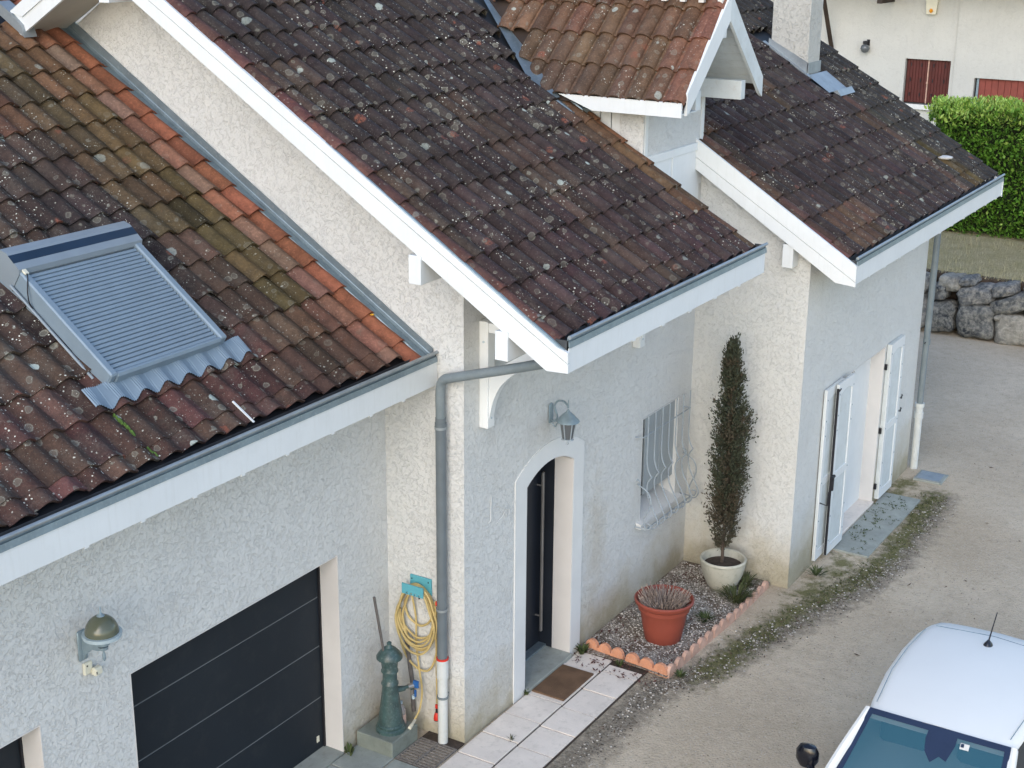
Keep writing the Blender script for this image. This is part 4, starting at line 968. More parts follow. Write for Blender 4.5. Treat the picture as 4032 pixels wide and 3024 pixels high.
M['terracotta_pale'] = plain('bleached_terracotta', (.52, .335, .26), .85, var=.2, sc=8, bump=.003, bsc=60, dirt=((.34, .30, .24), .75))
edge_tile((2.44, -.06, 0), (2.385, -.58, 0), 0); edge_tile((2.385, -.60, 0), (2.33, -1.16, 0), 0)
pts = [(2.34, -1.18), (2.90, -1.20), (3.47, -1.22), (4.03, -1.245), (4.58, -1.25), (5.12, -1.24)]
for i in range(5): edge_tile((*pts[i], -.015 if i < 3 else -.035), (*[pts[i+1][0]-.015, pts[i+1][1]], -.015 if i < 3 else -.035), 1)

# pots
tp = empty('terracotta_pot', (3.12, -.72, 0)); tag(tp, 'large terracotta-coloured plastic pot of dead lavender stems in the gravel bed', 'plant pot')
at(MB().lathe((3.12, -.72, 0), [(.20, .0), (.215, .02), (.255, .24), (.272, .36), (.276, .37), (.282, .44), (.292, .45), (.325, .465), (.345, .49), (.350, .52), (.335, .535), (.318, .52), (.305, .46), (.30, .40)], 40, cap=1), tp, 'pot', M['pot_red'])
at(MB().lathe((3.12, -.72, 0), [(.30, .41), (.02, .425)], 24), tp, 'soil', M['earth'])
lv = empty('lavender', (3.12, -.72, .42)); tag(lv, 'cut back clump of dry grey lavender stems in the big terracotta pot', 'plant')
m = MB(); random.seed(3)
for i in range(400):
    a = random.random()*6.283; r0 = random.random()**.6*.22; r1 = r0*1.35+random.random()*.05; h_ = .07+random.random()*.12
    r1 = min(r1, .31)
    b_ = a+random.gauss(0, .15)
    m.tube([(3.12+r0*math.cos(a), -.72+r0*math.sin(a), .42), (3.12+r1*math.cos(b_), -.72+r1*math.sin(b_), .42+h_)], [.0055, .004], 3, False)
at(m, lv, 'stems', M['stem'], False)['kind'] = 'stuff'
wp = empty('cream_pot', (4.72, -.76, 0)); tag(wp, 'fluted cream glazed pot at the foot of the browning conifer', 'plant pot')
at(MB().lathe((4.72, -.76, 0), [(.12, .0), (.15, .01), (.20, .10), (.25, .22), (.275, .34), (.278, .38)], 72, flute=.018, cap=1), wp, 'pot', M['pot_white'])
at(MB().lathe((4.72, -.76, 0), [(.278, .378), (.290, .39), (.292, .415), (.28, .428), (.258, .42), (.25, .37), (.24, .32)], 40, cap=0), wp, 'rim', M['pot_white'])
at(MB().lathe((4.72, -.76, 0), [(.245, .33), (.1, .35), (.02, .36)], 24), wp, 'soil', M['earth'])

# conifer
def leaf_mat(name, cols, rough=.7, sub=.0):
    t = NT(name); g = t.attr('shade'); s = t.sep(g[0], True)
    c = t.mix(s[0], cols[0], cols[1]); c = t.mix(s[1], c, cols[2]); return t.out(c, rough, 0, .25)
def shade_attr(me, vals): 
    at_ = me.color_attributes.new('shade', 'FLOAT_COLOR', 'POINT'); at_.data.foreach_set('color', [x for v in vals for x in (*v, 0, 1)])
M['conifer'] = leaf_mat('browning_conifer_sprays', ((.020, .028, .018), (.078, .088, .055), (.110, .080, .056)), .8)
tr = empty('potted_conifer', (4.70, -.76, .33)); tag(tr, 'tall thin half dead conifer growing from the cream pot in the corner', 'tree')
random.seed(5)
def wob(z): return (.02*math.sin(z*3.1)+.012*math.sin(z*7), .015*math.sin(z*2.3+1))
m = MB(); m.tube([(4.70+wob(z)[0], -.76+wob(z)[1], z) for z in (.33, .45, .7, 1, 1.5, 2, 2.4, 2.8, 3.1)], [.026, .022, .021, .020, .023, .018, .013, .008, .003], 8); at(m, tr, 'trunk', M['bark'])
fol = MB(); sh = []
def crownR(z):
    if z < .62: return .19
    if z < .95: return .25
    if z < 1.9: return .25+.03*(z-.95)
    return .285*max(.02, 1-(z-1.9)/1.40)**.75
nbr = 0
for i in range(620):
    z = .55+2.58*random.random()**.92
    dens = (1 if z > .95 else .62)*(1 if mnoise.noise(Vector((z*2.2, 3, a0 := 0))) > -.32 else .45)
    if random.random() > dens: continue
    a = random.random()*6.283; R = crownR(z)*(.55+.5*random.random())*(1+.45*mnoise.noise(Vector((math.cos(a), math.sin(a), z*2.4))))
    if mnoise.noise(Vector((math.cos(a)*1.3, math.sin(a)*1.3, z*1.7+5))) > .38: R *= .55
    base = Vector((4.70+wob(z)[0], -.76+wob(z)[1], z-.08)); tip = base+Vector((math.cos(a)*R, math.sin(a)*R, .10+.18*random.random()))
    nn_ = 40; brown = 1 if (z < 1.25 and random.random() < .8) or random.random() < .30 else 0
    if z < .95 and brown: brown = .7
    for k in range(nn_):
        u = (.25 if z > .9 else .5)+(1-(.25 if z > .9 else .5))*k/nn_
        p = base.lerp(tip, u)+Vector([random.gauss(0, .020) for _ in range(3)])
        d = (tip-base).normalized()+Vector([random.gauss(0, .55) for _ in range(3)])+Vector((0, 0, .3)); d.normalize()
        w_ = d.cross(Vector([random.gauss(0, 1) for _ in range(3)])).normalized()
        l = .026+.030*random.random(); q = .006+.005*random.random()
        fol.add([p, p+d*l*.5+w_*q, p+d*l, p+d*l*.5-w_*q], [(0, 1, 2, 3)])
        s_ = (min(1, max(0, random.random()*.6+u*.4)), .8*brown*random.random()**.5)
        sh += [s_]*4
    fol.tube([base, tip], [.004, .0015], 3, False); sh += [(.5, .6)]*6
    nbr += 1
o = at(fol, tr, 'crown', M['conifer'], False); shade_attr(o.data, sh); o['kind'] = 'stuff'

# slab in front of the shutters, manhole cover
es = empty('doorway_slab'); tag(es, kind='structure')
MB().box(6.62, 7.77, -2.01, -1.495, -.03, .008, bev=.004).obj('paving_slab', M['concrete'], es)
MB().box(7.775, 8.95, -2.015, -1.495, -.03, .008, bev=.004).obj('paving_slab', M['concrete'], es)
mh = empty('inspection_cover', (9.92, -1.87, 0)); tag(mh, 'small square grey inspection cover in the gravel beside the far downpipe', 'drain cover')
at(MB().box(9.71, 10.13, -2.09, -1.67, -.03, .012, bev=.004), mh, 'frame', M['concrete'], False); at(MB().box(9.745, 10.085, -2.045, -1.705, .013, .02), mh, 'lid', M['zinc_light'], False)

# ================================================================== loose stones, weeds, leaves
random.seed(21)
def blob(r, n=1):
    bm = bmesh.new(); bmesh.ops.create_icosphere(bm, subdivisions=n, radius=r)
    for v in bm.verts: v.co *= 1+.25*mnoise.noise(v.co*(2/r)+Vector((random.random()*9, 0, 0)))
    bm.verts.index_update(); g = ([v.co.copy() for v in bm.verts], [[v.index for v in f.verts] for f in bm.faces]); bm.free(); return g
blobs = [blob(1, 1) for _ in range(6)]
def pebbles(name, n, fn, rr, mat, flat=.55):
    m = MB()
    for i in range(n):
        p = fn()
        if p is None: continue
        r_ = random.uniform(*rr); vs, fs = random.choice(blobs); a = random.random()*6.28; ca, sa = math.cos(a), math.sin(a); e = random.uniform(.6, 1)
        m.add([(p[0]+r_*(v.x*ca-v.y*e*sa), p[1]+r_*(v.x*sa+v.y*e*ca), p[2]+r_*v.z*flat+r_*.2) for v in vs], fs)
    o = m.obj(name, mat, None, True, 60); tag(o, kind='stuff'); return o
def in_bed():
    x, y = random.uniform(2.42, 5.15), random.uniform(-1.17, -.03); return (x, y, .012)
pebbles('bed_pebbles', 2600, in_bed, (.006, .016), M['pebble'])
def strip():
    L = DIRT; i = random.randrange(len(L)-1); t_ = random.random(); a, b = L[i], L[i+1]
    return (a[0]+(b[0]-a[0])*t_+random.gauss(0, .08), a[1]+(b[1]-a[1])*t_+random.gauss(0, .14)-.02, -.022)
def ok(p): return p if p[1] < -1.02 and not (p[0] > 5.1 and p[1] > -1.5) and not (6.5 < p[0] < 9.1 and p[1] > -2.03) and not (2.3 < p[0] < 5.2 and p[1] > -1.27) else None
pebbles('verge_pebbles', 1000, lambda: ok(strip()), (.004, .017), M['pebble'])
pebbles('driveway_grit', 6500, lambda: (random.uniform(-3, 15), random.uniform(-6.4, -1.9), -.018), (.003, .012), plain('grit', (.38, .34, .29), .9, var=.5, sc=30))
pebbles('dark_grit', 1500, lambda: ok(strip()), (.004, .014), plain('dark_grit_stone', (.07, .06, .05), .9, var=.5, sc=30))
def flat_leaves(name, n, fn, size, mat):
    m = MB()
    for i in range(n):
        p = fn()
        if p is None: continue
        a = random.random()*6.28; l = random.uniform(*size); w_ = l*random.uniform(.25, .5); d = Vector((math.cos(a), math.sin(a), random.uniform(-.2, .3))); e = Vector((-math.sin(a), math.cos(a), random.uniform(-.4, .4)))
        P = Vector(p)+Vector((0, 0, .008)); m.add([P-d*l/2, P+e*w_/2, P+d*l/2+Vector((0, 0, .01)), P-e*w_/2, P+Vector((0, 0, -.004))], [(0, 1, 4), (1, 2, 4), (2, 3, 4), (3, 0, 4)])
    o = m.obj(name, mat); tag(o, kind='stuff')
flat_leaves('dead_leaves', 420, lambda: ok(strip()), (.015, .05), M['leafdry'])
flat_leaves('bed_leaves', 800, lambda: (lambda p: p if p[1] > -.35 or p[0] < 2.9 or random.random() < .25 or p[0] > 4.6 else None)(in_bed()), (.02, .05), M['twig_red'])
flat_leaves('edging_leaves', 150, lambda: (random.uniform(2.0, 2.42), random.uniform(-1.1, -.03), .006), (.02, .06), M['twig_red'])
flat_leaves('drive_leaves', 90, lambda: (random.uniform(-1, 12), random.uniform(-6, -2.2), -.016), (.03, .085), M['leafdry'])
M['weed'] = leaf_mat('weed_blades', ((.030, .050, .016), (.075, .105, .035), (.13, .115, .06)), .8)
def tuft_mesh(n, h, spread, wd, dry=.2):
    m = MB(); s = []
    for i in range(n):
        a = random.random()*6.28; r0 = random.random()*spread*.35; hh_ = h*random.uniform(.5, 1); r1 = r0+spread*random.uniform(.3, 1)
        p0 = Vector((r0*math.cos(a), r0*math.sin(a), -.01)); p2 = Vector((r1*math.cos(a), r1*math.sin(a), hh_*.85)); p1 = p0.lerp(p2, .5)+Vector((0, 0, hh_*.25)); e = Vector((-math.sin(a), math.cos(a), 0))*wd
        m.add([p0-e*.6, p0+e*.6, p1+e, p1-e, p2], [(0, 1, 2, 3), (3, 2, 4)]); v = (random.random(), dry*random.random()); s += [v]*5
    return m, s
def weed(label, x, y, n, h, sp, wd, z=0, dry=.2, cat='weed', group=None, name='weed'):
    m, s = tuft_mesh(n, h, sp, wd, dry); o = m.obj(name, M['weed'], None, False, loc=(x, y, z)); shade_attr(o.data, s); tag(o, label, cat, group); return o
weed('broad-leaved green weed at the right foot of the garage door', -.80, .86, 9, .16, .10, .014)
weed('small green weed sprouting at the left front corner of the doormat', 1.16, -.04, 14, .08, .05, .012)
weed('dark green plant beside the right end of the doorstep', 2.30, -.10, 46, .12, .11, .012)
weed('spindly dry weed growing in the joint of the pale paving', .30, -.38, 14, .07, .06, .004, dry=.9)
weed('bright green grass tuft on the gravel in front of the cream pot', 3.80, -.95, 80, .09, .14, .007)
weed('long dark grass around the base of the cream pot', 4.48, -1.06, 170, .24, .28, .006, dry=.5)
weed('grassy clump between the cream pot and the house corner', 4.97, -.98, 110, .15, .22, .006, dry=.6)
weed('small green weed at the outer corner of the terracotta edging', 2.42, -1.28, 30, .07, .10, .008)
weed('green weed at the paving edge beside the terracotta edging', 2.28, -.60, 24, .07, .07, .009)
weed('grey-green leafy weed in the gravel left of the shutters', 5.75, -1.62, 46, .10, .16, .008)
def along(L, sd, z=-.02):
    i = random.randrange(len(L)-1); t_ = random.random(); a, b = L[i], L[i+1]; return (a[0]+(b[0]-a[0])*t_+random.gauss(0, .03), a[1]+(b[1]-a[1])*t_+random.gauss(0, sd), z)
m = MB(); s = []
for i in range(900):
    p = along(MOSS, .13)
    if ok(p) is None: continue
    tm, ts = tuft_mesh(random.randint(3, 7), random.uniform(.012, .04), .03, .003, .7); m.add([Vector(v)+Vector(p) for v in tm.v], tm.f); s += ts
o = m.obj('verge_grass', M['weed']); shade_attr(o.data, s); tag(o, kind='stuff')
m = MB(); s = []
for i in range(90):
    p = (random.uniform(6.65, 8.9), random.uniform(-1.98, -1.5), .008)
    if random.random() < .55: p = (random.gauss(random.choice((7.35, 8.5, 7.78, 8.0)), .10), random.gauss(-1.7, .12), .008)
    if not -2.0 < p[1] < -1.47: continue
    tm, ts = tuft_mesh(5, .02, .05, .006, .1); m.add([Vector(v)+Vector(p) for v in tm.v], tm.f); s += ts
o = m.obj('slab_moss', M['weed']); shade_attr(o.data, s); tag(o, kind='stuff')

# ================================================================== CAR
car = empty('car', (.8, -4.6, 0)); tag(car, 'white hatchback parked on the gravel drive, its roof, windscreen and black door mirror in view', 'car')
CY = -4.585
def cobj(mb, nm, mat, smooth=True, ang=35):
    o = mb.obj(nm, mat, car, smooth, ang); o.location = -car.location; return o
def loft(stations, nm, mat, ang=60, cap=True):
    n = len(stations[0][1]); vs = [(x, CY+y, z) for x, pr in stations for y, z in pr]
    fs = [(i*n+k, i*n+k+1, (i+1)*n+k+1, (i+1)*n+k) for i in range(len(stations)-1) for k in range(n-1)]
    if cap: fs += [tuple(range(n)), tuple(reversed(range((len(stations)-1)*n, len(stations)*n)))]
    return cobj(MB().add(vs, fs), nm, mat, True, ang)
def body_prof(w, zb, zt, crown=.02):
    return [(-w*.92, zb), (-w, zb+.12), (-w*1.0, zt-.22), (-w*.965, zt-.05), (-w*.90, zt), (-w*.5, zt+crown), (0, zt+crown*1.4), (w*.5, zt+crown), (w*.90, zt), (w*.965, zt-.05), (w, zt-.22), (w, zb+.12), (w*.92, zb)]
st_ = [(-1.42, body_prof(.55, .30, .55)), (-1.36, body_prof(.74, .22, .68)), (-1.15, body_prof(.83, .20, .78)), (-.70, body_prof(.86, .20, .87, .03)), (-.20, body_prof(.865, .20, .95, .03)), (.3, body_prof(.87, .20, .96)),
       (1.2, body_prof(.87, .20, .97)), (2.0, body_prof(.865, .20, .99)), (2.45, body_prof(.84, .24, .98)), (2.62, body_prof(.74, .30, .90))]
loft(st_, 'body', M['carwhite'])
# roof
def roof_prof(w, z, cr_, ed=.05):
    return [(-w, z-ed*1.6), (-w*.985, z-ed*.9), (-w*.93, z-ed*.25), (-w*.80, z+cr_*.15), (-w*.5, z+cr_*.65), (0, z+cr_), (w*.5, z+cr_*.65), (w*.80, z+cr_*.15), (w*.93, z-ed*.25), (w*.985, z-ed*.9), (w, z-ed*1.6)]
rs = [(.50, roof_prof(.628, 1.395, .035)), (.72, roof_prof(.66, 1.425, .04)), (1.2, roof_prof(.70, 1.455, .045)), (1.7, roof_prof(.71, 1.458, .045)), (2.15, roof_prof(.695, 1.435, .04)), (2.40, roof_prof(.665, 1.405, .035)), (2.58, roof_prof(.615, 1.37, .03)), (2.68, roof_prof(.55, 1.31, .02))]
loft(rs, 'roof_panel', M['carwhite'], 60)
cobj(MB().tube([(2.36, CY-.56, 1.424), (2.40, CY, 1.444), (2.36, CY+.56, 1.424)], .0035, 5), 'tailgate_seam', M['lamp_grey'])
for s_ in (-1, 1): cobj(MB().tube([(.62, CY+s_*.585, 1.425), (1.2, CY+s_*.635, 1.466), (1.7, CY+s_*.64, 1.468), (2.2, CY+s_*.62, 1.442)], .004, 5), 'roof_seam', M['lamp_grey'])
# windscreen as a curved sheet with its black border
def ws(u, v):           # u -1..1 across, v 0 (top) .. 1 (bottom)
    w = .615+(.72-.615)*v; x = .515-.80*v-.05*(1-abs(u)**2)*(1-v*.2)+.02; z = 1.402-.45*v+.028*(1-u*u)*(1-v)
    return (x, CY+u*w, z)
N1, N2 = 16, 10
def sheet(u0, u1, v0, v1, off, nm, mat, a=N1, b=N2):
    P = [ws(u0+(u1-u0)*i/a, v0+(v1-v0)*j/b) for j in range(b+1) for i in range(a+1)]
    P = [(x-.5*off, y, z+.85*off) for x, y, z in P]
    return cobj(MB().add(P, [(j*(a+1)+i, j*(a+1)+i+1, (j+1)*(a+1)+i+1, (j+1)*(a+1)+i) for j in range(b) for i in range(a)]), nm, mat)
sheet(-1, 1, 0, 1, 0, 'windscreen', M['glass'])
M['frit'] = plain('windscreen_border', (.018, .028, .060), .10, spec=.8)
for q in ((-1, 1, 0, .065), (-1, -.925, .065, 1), (.925, 1, .065, 1)): sheet(*q, .003, 'windscreen_border', M['frit'])
sheet(-.30, .10, .065, .15, .003, 'sensor_patch', M['frit'], 6, 2)
P = [ws(u, v) for u, v in ((-.30, .15), (.10, .15), (.06, .28), (-.05, .38), (-.14, .30), (-.24, .33))]
cobj(MB().add([(x-.0015, y, z+.0025) for x, y, z in P], [tuple(range(6))]), 'sensor_patch', M['frit'])
P = [ws(u, v) for u, v in ((-.48, .10), (-.36, .10), (-.36, .165), (-.48, .165))]
cobj(MB().add([(x-.003, y, z+.005) for x, y, z in P], [(0, 1, 2, 3)]), 'sticker', M['snow'])
P = [ws(u, v) for u, v in ((-.41, .108), (-.37, .108), (-.37, .145), (-.41, .145))]
cobj(MB().add([(x-.005, y, z+.008) for x, y, z in P], [(0, 1, 2, 3)]), 'sticker_mark', M['frit'])
# pillars, side glass, mirror, cabin
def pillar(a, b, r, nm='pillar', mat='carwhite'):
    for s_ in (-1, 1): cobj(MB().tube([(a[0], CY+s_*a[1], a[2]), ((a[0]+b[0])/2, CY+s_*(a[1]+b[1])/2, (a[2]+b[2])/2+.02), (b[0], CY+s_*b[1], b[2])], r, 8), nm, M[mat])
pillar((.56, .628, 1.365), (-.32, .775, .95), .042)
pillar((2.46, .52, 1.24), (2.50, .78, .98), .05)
for s_ in (-1, 1):
    cobj(MB().add([(.62, CY+s_*.655, 1.33), (2.42, CY+s_*.60, 1.31), (2.46, CY+s_*.80, 1.0), (-.22, CY+s_*.80, .98)], [(0, 1, 2, 3)]), 'side_window', M['glass_dark'])
    m = MB(); m.lathe((.03, CY+s_*.985, 1.05), [(.0, -.11), (.06, -.095), (.09, -.03), (.09, .05), (.065, .10), (.0, .12)], 18, sx=.75, sy=1.15); m.tube([(-.12, CY+s_*.78, .94), (-.10, CY+s_*.86, .95), (.0, CY+s_*.95, .98)], [.045, .04, .035], 8); cobj(m, 'door_mirror', M['carblack'])
    m = MB()
    for x in (-.75, 1.75):
        m.tube([(x, CY+s_*.87, .31), (x, CY+s_*.68, .31)], .31, 24)
    cobj(m, 'wheel', M['rubber'])
    cobj(MB().lathe((-1.17, CY+s_*.62, .66), [(.0, -.05), (.13, -.02), (.14, .02), (.0, .05)], 12, sx=.9), 'headlight', M['lantern_glass'])
m = MB(); m.box(-.25, 2.4, CY-.68, CY+.68, .70, .90); m.box(.75, .95, CY-.58, CY-.12, .85, 1.28, bev=.05); m.box(.75, .95, CY+.12, CY+.58, .85, 1.28, bev=.05); m.box(1.9, 2.05, CY-.6, CY+.6, .85, 1.2, bev=.04); cobj(m, 'seats', M['seat'], False)
m = MB(); m.box(-.32, .22, CY-.70, CY+.70, .80, .935, bev=.04); cobj(m, 'dashboard', M['seat'], False)
cobj(MB().lathe((2.13, CY, 1.470), [(.045, 0), (.042, .012), (.022, .04), (.012, .055)], 14, sx=1.4), 'antenna_base', M['carblack'])
cobj(MB().tube([(2.13, CY, 1.51), (2.32, CY-.01, 1.74)], [.008, .005], 6), 'antenna', M['carblack'])

# ================================================================== bank, dry stone boulders, hedge
t = NT('rough_dry_grass'); n1 = t.noise(3, 6, rough=.7)[0]; n2 = t.noise(30, 5, rough=.75)[0]
c = t.mix(t.ramp(n1, .35, .65), (.36, .32, .18), (.48, .41, .27)); c = t.mix(t.ramp(n2, .4, .65, 0, .6), c, (.20, .19, .09)); t.bump(n2, .05); M['bank'] = t.out(c, .95, 0, .1)
m = MB(); bx = [18.35, 19, 20, 21, 22.5, 26, 32, 60]; bz = [1.12, 1.20, 1.27, 1.30, 1.35, 1.5, 1.5, 1.5]; by = [-40, -12]+[-6+.5*i for i in range(25)]+[14, 60]
m.add([(x, y, z+.05*mnoise.noise(Vector((x, y, 2)))) for y in by for x, z in zip(bx, bz)], [(j*8+i, j*8+i+1, (j+1)*8+i+1, (j+1)*8+i) for j in range(len(by)-1) for i in range(7)])
o = m.obj('grass_bank', M['bank'], None, True, 80); tag(o, kind='structure')
o = MB().box(18.3, 18.45, -40, 60, -.1, 1.15).obj('bank_face', M['earth']); tag(o, kind='structure')
def rock_mat(name, a, b, d):
    t = NT(name); n1 = t.noise(2.6, 6, rough=.65)[0]; n2 = t.noise(11, 7, rough=.72)[0]
    c = t.mix(t.ramp(n1, .40, .60), a, b); c = t.mix(t.ramp(n2, .42, .64, 0, .75), c, d); t.bump(t.math('ADD', n1, n2), .06); return t.out(c, .9, 0, .2)
RK = [rock_mat('dark_boulder', (.032, .038, .045), (.13, .135, .135), (.36, .35, .31)), rock_mat('pale_boulder', (.28, .27, .235), (.15, .15, .14), (.44, .42, .37)), rock_mat('grey_boulder', (.06, .07, .08), (.17, .175, .175), (.42, .40, .36))]
rw_ = [  # centre y, z, half width, half height, tilt, material, label
 (.20, 1.03, .24, .16, 0, 1, 'small pale rounded boulder at the top of the bank next to the downpipe'),
 (-.16, 1.12, .17, .09, .3, 2, 'small thin grey boulder between the pale one and the grass edge'),
 (-.32, .86, .36, .20, .22, 2, 'long grey boulder with two white specks in the upper course'),
 (.40, .84, .18, .16, 0, 0, 'dark boulder half hidden behind the far downpipe'),
 (.26, .34, .26, .33, 0, 0, 'tall mottled boulder at the left end of the lower course'),
 (-.40, .36, .38, .36, 0, 0, 'largest dark square boulder standing on the gravel'),
 (-.86, 1.03, .25, .13, .25, 2, 'brownish flat boulder tilted up to the right in the top course'),
 (-1.06, .79, .46, .17, .38, 0, 'long dark slab-shaped boulder leaning up to the right'),
 (-1.10, .28, .34, .33, 0, 1, 'pale pointed boulder in the lower course at the right'),
 (-.86, .52, .12, .06, .5, 1, 'small wedge stone jammed between the dark and the pale boulders'),
 (-1.60, .68, .28, .22, -.5, 0, 'dark boulder at the right edge of the picture'),
 (-1.75, .20, .30, .25, 0, 2, 'grey boulder low at the right edge of the wall'),
 (-1.50, 1.08, .28, .12, .1, 2, 'flat grey boulder on the top course near the picture edge'),
 (-2.3, .35, .42, .36, 0, 0, 'dark boulder of the wall beyond the pale pointed one'),
 (-2.2, .93, .40, .22, .1, 2, 'grey boulder of the top course beyond the picture edge'),
 (.95, .40, .40, .36, 0, 2, 'grey boulder behind the corner of the house'),
 (.95, .95, .36, .20, 0, 0, 'dark upper boulder behind the corner of the house')]
random.seed(9)
for y, z, hw_, hh_, tl, mt, lb in rw_:
    bm = bmesh.new(); bmesh.ops.create_icosphere(bm, subdivisions=4, radius=1); off = Vector([random.random()*20 for _ in range(3)])
    for v in bm.verts:
        c_ = v.co; p_ = 5.0
        l = (abs(c_.x)**p_+abs(c_.y)**p_+abs(c_.z)**p_)**(1/p_); q = c_/l*.93
        q *= 1+.15*mnoise.noise(q*1.3+off)+.07*mnoise.noise(q*3.2+off)+.03*mnoise.noise(q*8+off)
        v.co = Vector((q.x*.32, q.y*hw_*1.03, q.z*hh_*1.03))
    me = bpy.data.meshes.new('boulder'); bm.to_mesh(me); bm.free(); me.polygons.foreach_set('use_smooth', [True]*len(me.polygons)); me.materials.append(RK[mt])
    o = bpy.data.objects.new('boulder', me); COL.objects.link(o); o.location = (18.12+(1.1-z)*-.10+random.gauss(0, .03), y, z); o.rotation_euler = (-tl, 0, random.gauss(0, .06))
    tag(o, lb, 'boulder', 'boulders of the retaining wall')
M['grassdry'] = leaf_mat('bank_grass', ((.26, .25, .12), (.48, .42, .25), (.55, .49, .33)), .9)
m = MB(); s = []
for i in range(5200):
    x, y = random.uniform(18.3, 21.1), random.uniform(-3.2, 2.4)
    if random.random() < .25: x = random.uniform(18.25, 18.5)
    z = 1.14+(x-18.35)*.055; h_ = random.uniform(.04, .13); a = random.random()*6.28; e = Vector((-math.sin(a), math.cos(a), 0))*.004; d = Vector((math.cos(a), math.sin(a), 0))*random.uniform(0, .08)
    if x < 18.4 and random.random() < .4: d = Vector((-.1, d.y, 0)); h_ *= .4
    p = Vector((x, y, z)); m.add([p-e, p+e, p+d+Vector((0, 0, h_))], [(0, 1, 2)]); s += [(random.random(), random.random()**2)]*3
o = m.obj('bank_grass', M['grassdry']); shade_attr(o.data, s); tag(o, kind='stuff')
flat_leaves('hedge_litter', 260, lambda: (random.uniform(20.6, 21.3), random.uniform(-3, 2.4), 1.27), (.05, .10), plain('rust_leaves', (.20, .07, .035), .9, var=.4, sc=20))

hg = empty('hedge', (21.9, -1.2, 1.3)); tag(hg, 'tall bright green laurel hedge on the bank in front of the neighbouring house', 'hedge')
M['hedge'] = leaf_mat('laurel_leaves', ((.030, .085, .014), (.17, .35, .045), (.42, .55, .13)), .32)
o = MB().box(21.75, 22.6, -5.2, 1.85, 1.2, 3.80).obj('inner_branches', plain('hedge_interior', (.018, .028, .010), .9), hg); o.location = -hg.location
m = MB(); s = []; random.seed(31)
def leaf(p, d, nrm, l, w_, v):
    e = d.cross(nrm).normalized()*w_; mid = p+d*l*.5
    m.add([p, mid+e-nrm*.006, p+d*l, mid-e-nrm*.006, mid+nrm*.008], [(0, 1, 4), (1, 2, 4), (2, 3, 4), (3, 0, 4)]); s.extend([v]*5)
for i in range(20500):
    y = random.uniform(-4.2, 1.95); top = 4.0+.06*mnoise.noise(Vector((y*1.2, 0, 0)))+.04*math.sin(y*2.1)
    onto = random.random()
    if onto < .74:
        z = 1.33+(top-1.33)*random.random(); bulge = .22*mnoise.noise(Vector((y*1.1, z*1.1, 4)))+.10*mnoise.noise(Vector((y*4, z*4, 7)))+.10*mnoise.noise(Vector((y*9, z*9, 1)))
        dpt = random.random()**1.6*.30; x = 21.42-bulge+dpt; out = Vector((-1, random.gauss(0, .45), .55+random.gauss(0, .55)))
    else:
        x = random.uniform(21.3, 22.3); dpt = random.random()**1.5*.25; z = top-dpt+(.16*max(0, mnoise.noise(Vector((x*3.5, y*3.5, 2))))); out = Vector((-.3+random.gauss(0, .5), random.gauss(0, .5), 1))
    out.normalize(); nrm = Vector((-.6, random.gauss(0, .5), .8+random.gauss(0, .4))).normalized()
    young = 1 if (onto >= .74 or z > top-.35) and random.random() < .6 else (random.random() < .12)
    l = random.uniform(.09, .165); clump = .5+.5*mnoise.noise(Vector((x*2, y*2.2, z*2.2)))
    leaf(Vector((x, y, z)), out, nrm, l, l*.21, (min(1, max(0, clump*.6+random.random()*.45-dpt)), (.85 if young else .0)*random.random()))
for i in range(420):         # upright shoots along the top
    y = random.uniform(-4.2, 1.9); x = random.uniform(21.3, 21.9); top = 4.0+.06*mnoise.noise(Vector((y*1.2, 0, 0)))+.04*math.sin(y*2.1)
    for k in range(8):
        a = random.random()*6.28; z = top+.03*k; leaf(Vector((x, y, z)), Vector((math.cos(a)*.6, math.sin(a)*.6, .8)).normalized(), Vector((-math.cos(a), -math.sin(a), .7)).normalized(), .11, .02, (.8, random.random()*.9))
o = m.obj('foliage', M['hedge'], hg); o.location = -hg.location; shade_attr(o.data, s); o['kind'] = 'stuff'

# ================================================================== NEIGHBOURING HOUSE
nh = empty('neighbour_house', (32, 4, 1.4)); tag(nh, 'white rendered neighbouring house with dark red wooden shutters beyond the hedge', 'house')
def nob(mb, nm, mat, par=nh, smooth=False):
    o = mb.obj(nm, M[mat], par, smooth)
    if par is nh: o.location = -nh.location
    return o
def yz(L, x): return [(x, y, z) for y, z in L]
nob(MB().holed([yz([(4.32, 1.3), (16, 1.3), (16, 7.6), (4.32, 7.6)], 32.0), yz([(4.44, 2.74), (5.76, 2.74), (5.76, 4.02), (4.44, 4.02)], 32.0)], (.35, 0, 0)), 'wall', 'stucco_far')
nob(MB().holed([yz([(-8, 1.3), (4.32, 1.3), (4.32, 7.6), (-8, 7.6)], 31.93), yz([(-1.2, 1.5), (3.72, 1.5), (3.72, 3.60), (-1.2, 3.60)], 31.93)], (.40, 0, 0)), 'wall', 'stucco_far')
wi = empty('window', parent=nh); wi.location = -nh.location
for k in range(2):
    y0 = 4.46+k*.65
    for i in range(7): MB().box(32.13, 32.16, y0+i*.089+.004, y0+(i+1)*.089, 2.77, 4.0, bev=.006).obj('shutter_board', M['redwood'], wi)
m = MB(); m.box(32.10, 32.14, 5.085, 5.115, 2.76, 4.0); m.lathe((32.10, 5.10, 3.35), [(.03, -.03), (.03, .03)], 8); m.obj('locking_rod', M['terracotta_pale'], wi)
m = MB()
for z in (3.0, 3.42, 3.85):
    for y in (4.62, 4.95, 5.3, 5.6): m.box(32.10, 32.125, y-.012, y+.012, z-.05, z+.05)
m.obj('hinge_pin', M['iron_black'], wi)
MB().box(32.17, 32.2, 4.44, 5.76, 2.74, 4.02).obj('backing', M['black'], wi)
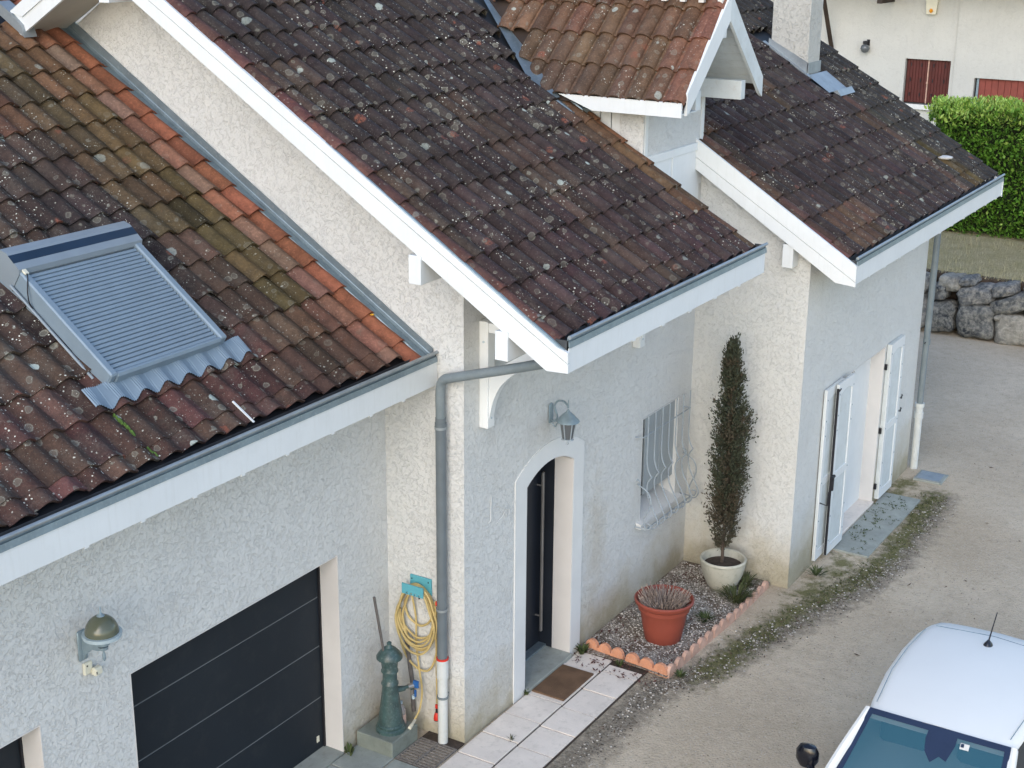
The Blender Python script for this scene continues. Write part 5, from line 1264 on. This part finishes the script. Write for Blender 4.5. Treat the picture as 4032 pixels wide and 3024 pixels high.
MB().box(31.9, 32.12, 4.36, 5.84, 2.60, 2.74).obj('sill', M['smooth'], wi)
g2 = empty('garage_door', parent=nh); g2.location = -nh.location
for i in range(26): MB().box(32.06, 32.10, 3.60-(i+1)*.18+.006, 3.60-i*.18, 1.5, 3.58, bev=.006).obj('board', M['redwood_light'], g2)
m = MB(); m.box(32.02, 32.12, 3.60, 3.66, 1.5, 3.59); m.obj('frame', M['lamp_grey'], g2)
MB().box(32.11, 32.14, -1.2, 3.72, 1.5, 3.6).obj('backing', M['black'], g2)
# boards: eaves brace, beam end, globe lamp, alarm box, roof overhang
nob(MB().obox((31.98, 8.05, 4.08), (0, -.12, 0), (-.05, 0, .15), (-1.25, .10, 2.3)), 'brace', 'brownwood')
nob(MB().box(30.8, 32, 6.22, 6.36, 5.60, 5.75), 'beam', 'brownwood')
m = MB()
m.prism([(30.5, -8, 6.3), (33.5, -8, 7.7), (33.5, -8, 7.82), (30.5, -8, 6.42)], (0, 25, 0)); nob(m, 'roof', 'brownwood')
wl3 = empty('globe_lamp', (32, 6.95, 4.4)); tag(wl3, 'clear round globe lamp on the white wall of the neighbouring house', 'wall lamp')
at(MB().lathe((31.86, 6.95, 4.25), [(.02, -.13), (.10, -.09), (.135, 0), (.11, .08), (.05, .12)], 20), wl3, 'globe', M['lantern_glass'])
m = MB(); m.box(31.80, 32, 6.89, 7.01, 4.38, 4.46, bev=.01); m.box(31.96, 32, 6.86, 6.94, 4.33, 4.50); at(m, wl3, 'bracket', M['iron_black'], False)
ab = empty('alarm_box', (31.9, 5.1, 5.4)); tag(ab, 'cream alarm box with an amber lamp high on the neighbouring wall', 'alarm box')
at(MB().prism([(31.85, 4.97, 5.30), (31.85, 5.24, 5.30), (31.85, 5.28, 5.75), (31.85, 4.93, 5.75)], (.15, 0, 0)), ab, 'case', M['cream'], False)
at(MB().lathe((31.82, 5.10, 5.40), [(.02, -.06), (.06, 0), (.02, .06)], 12), ab, 'lamp', M['amber'])
print('TILES', nA, nB, nC, 'objects', len(bpy.data.objects))
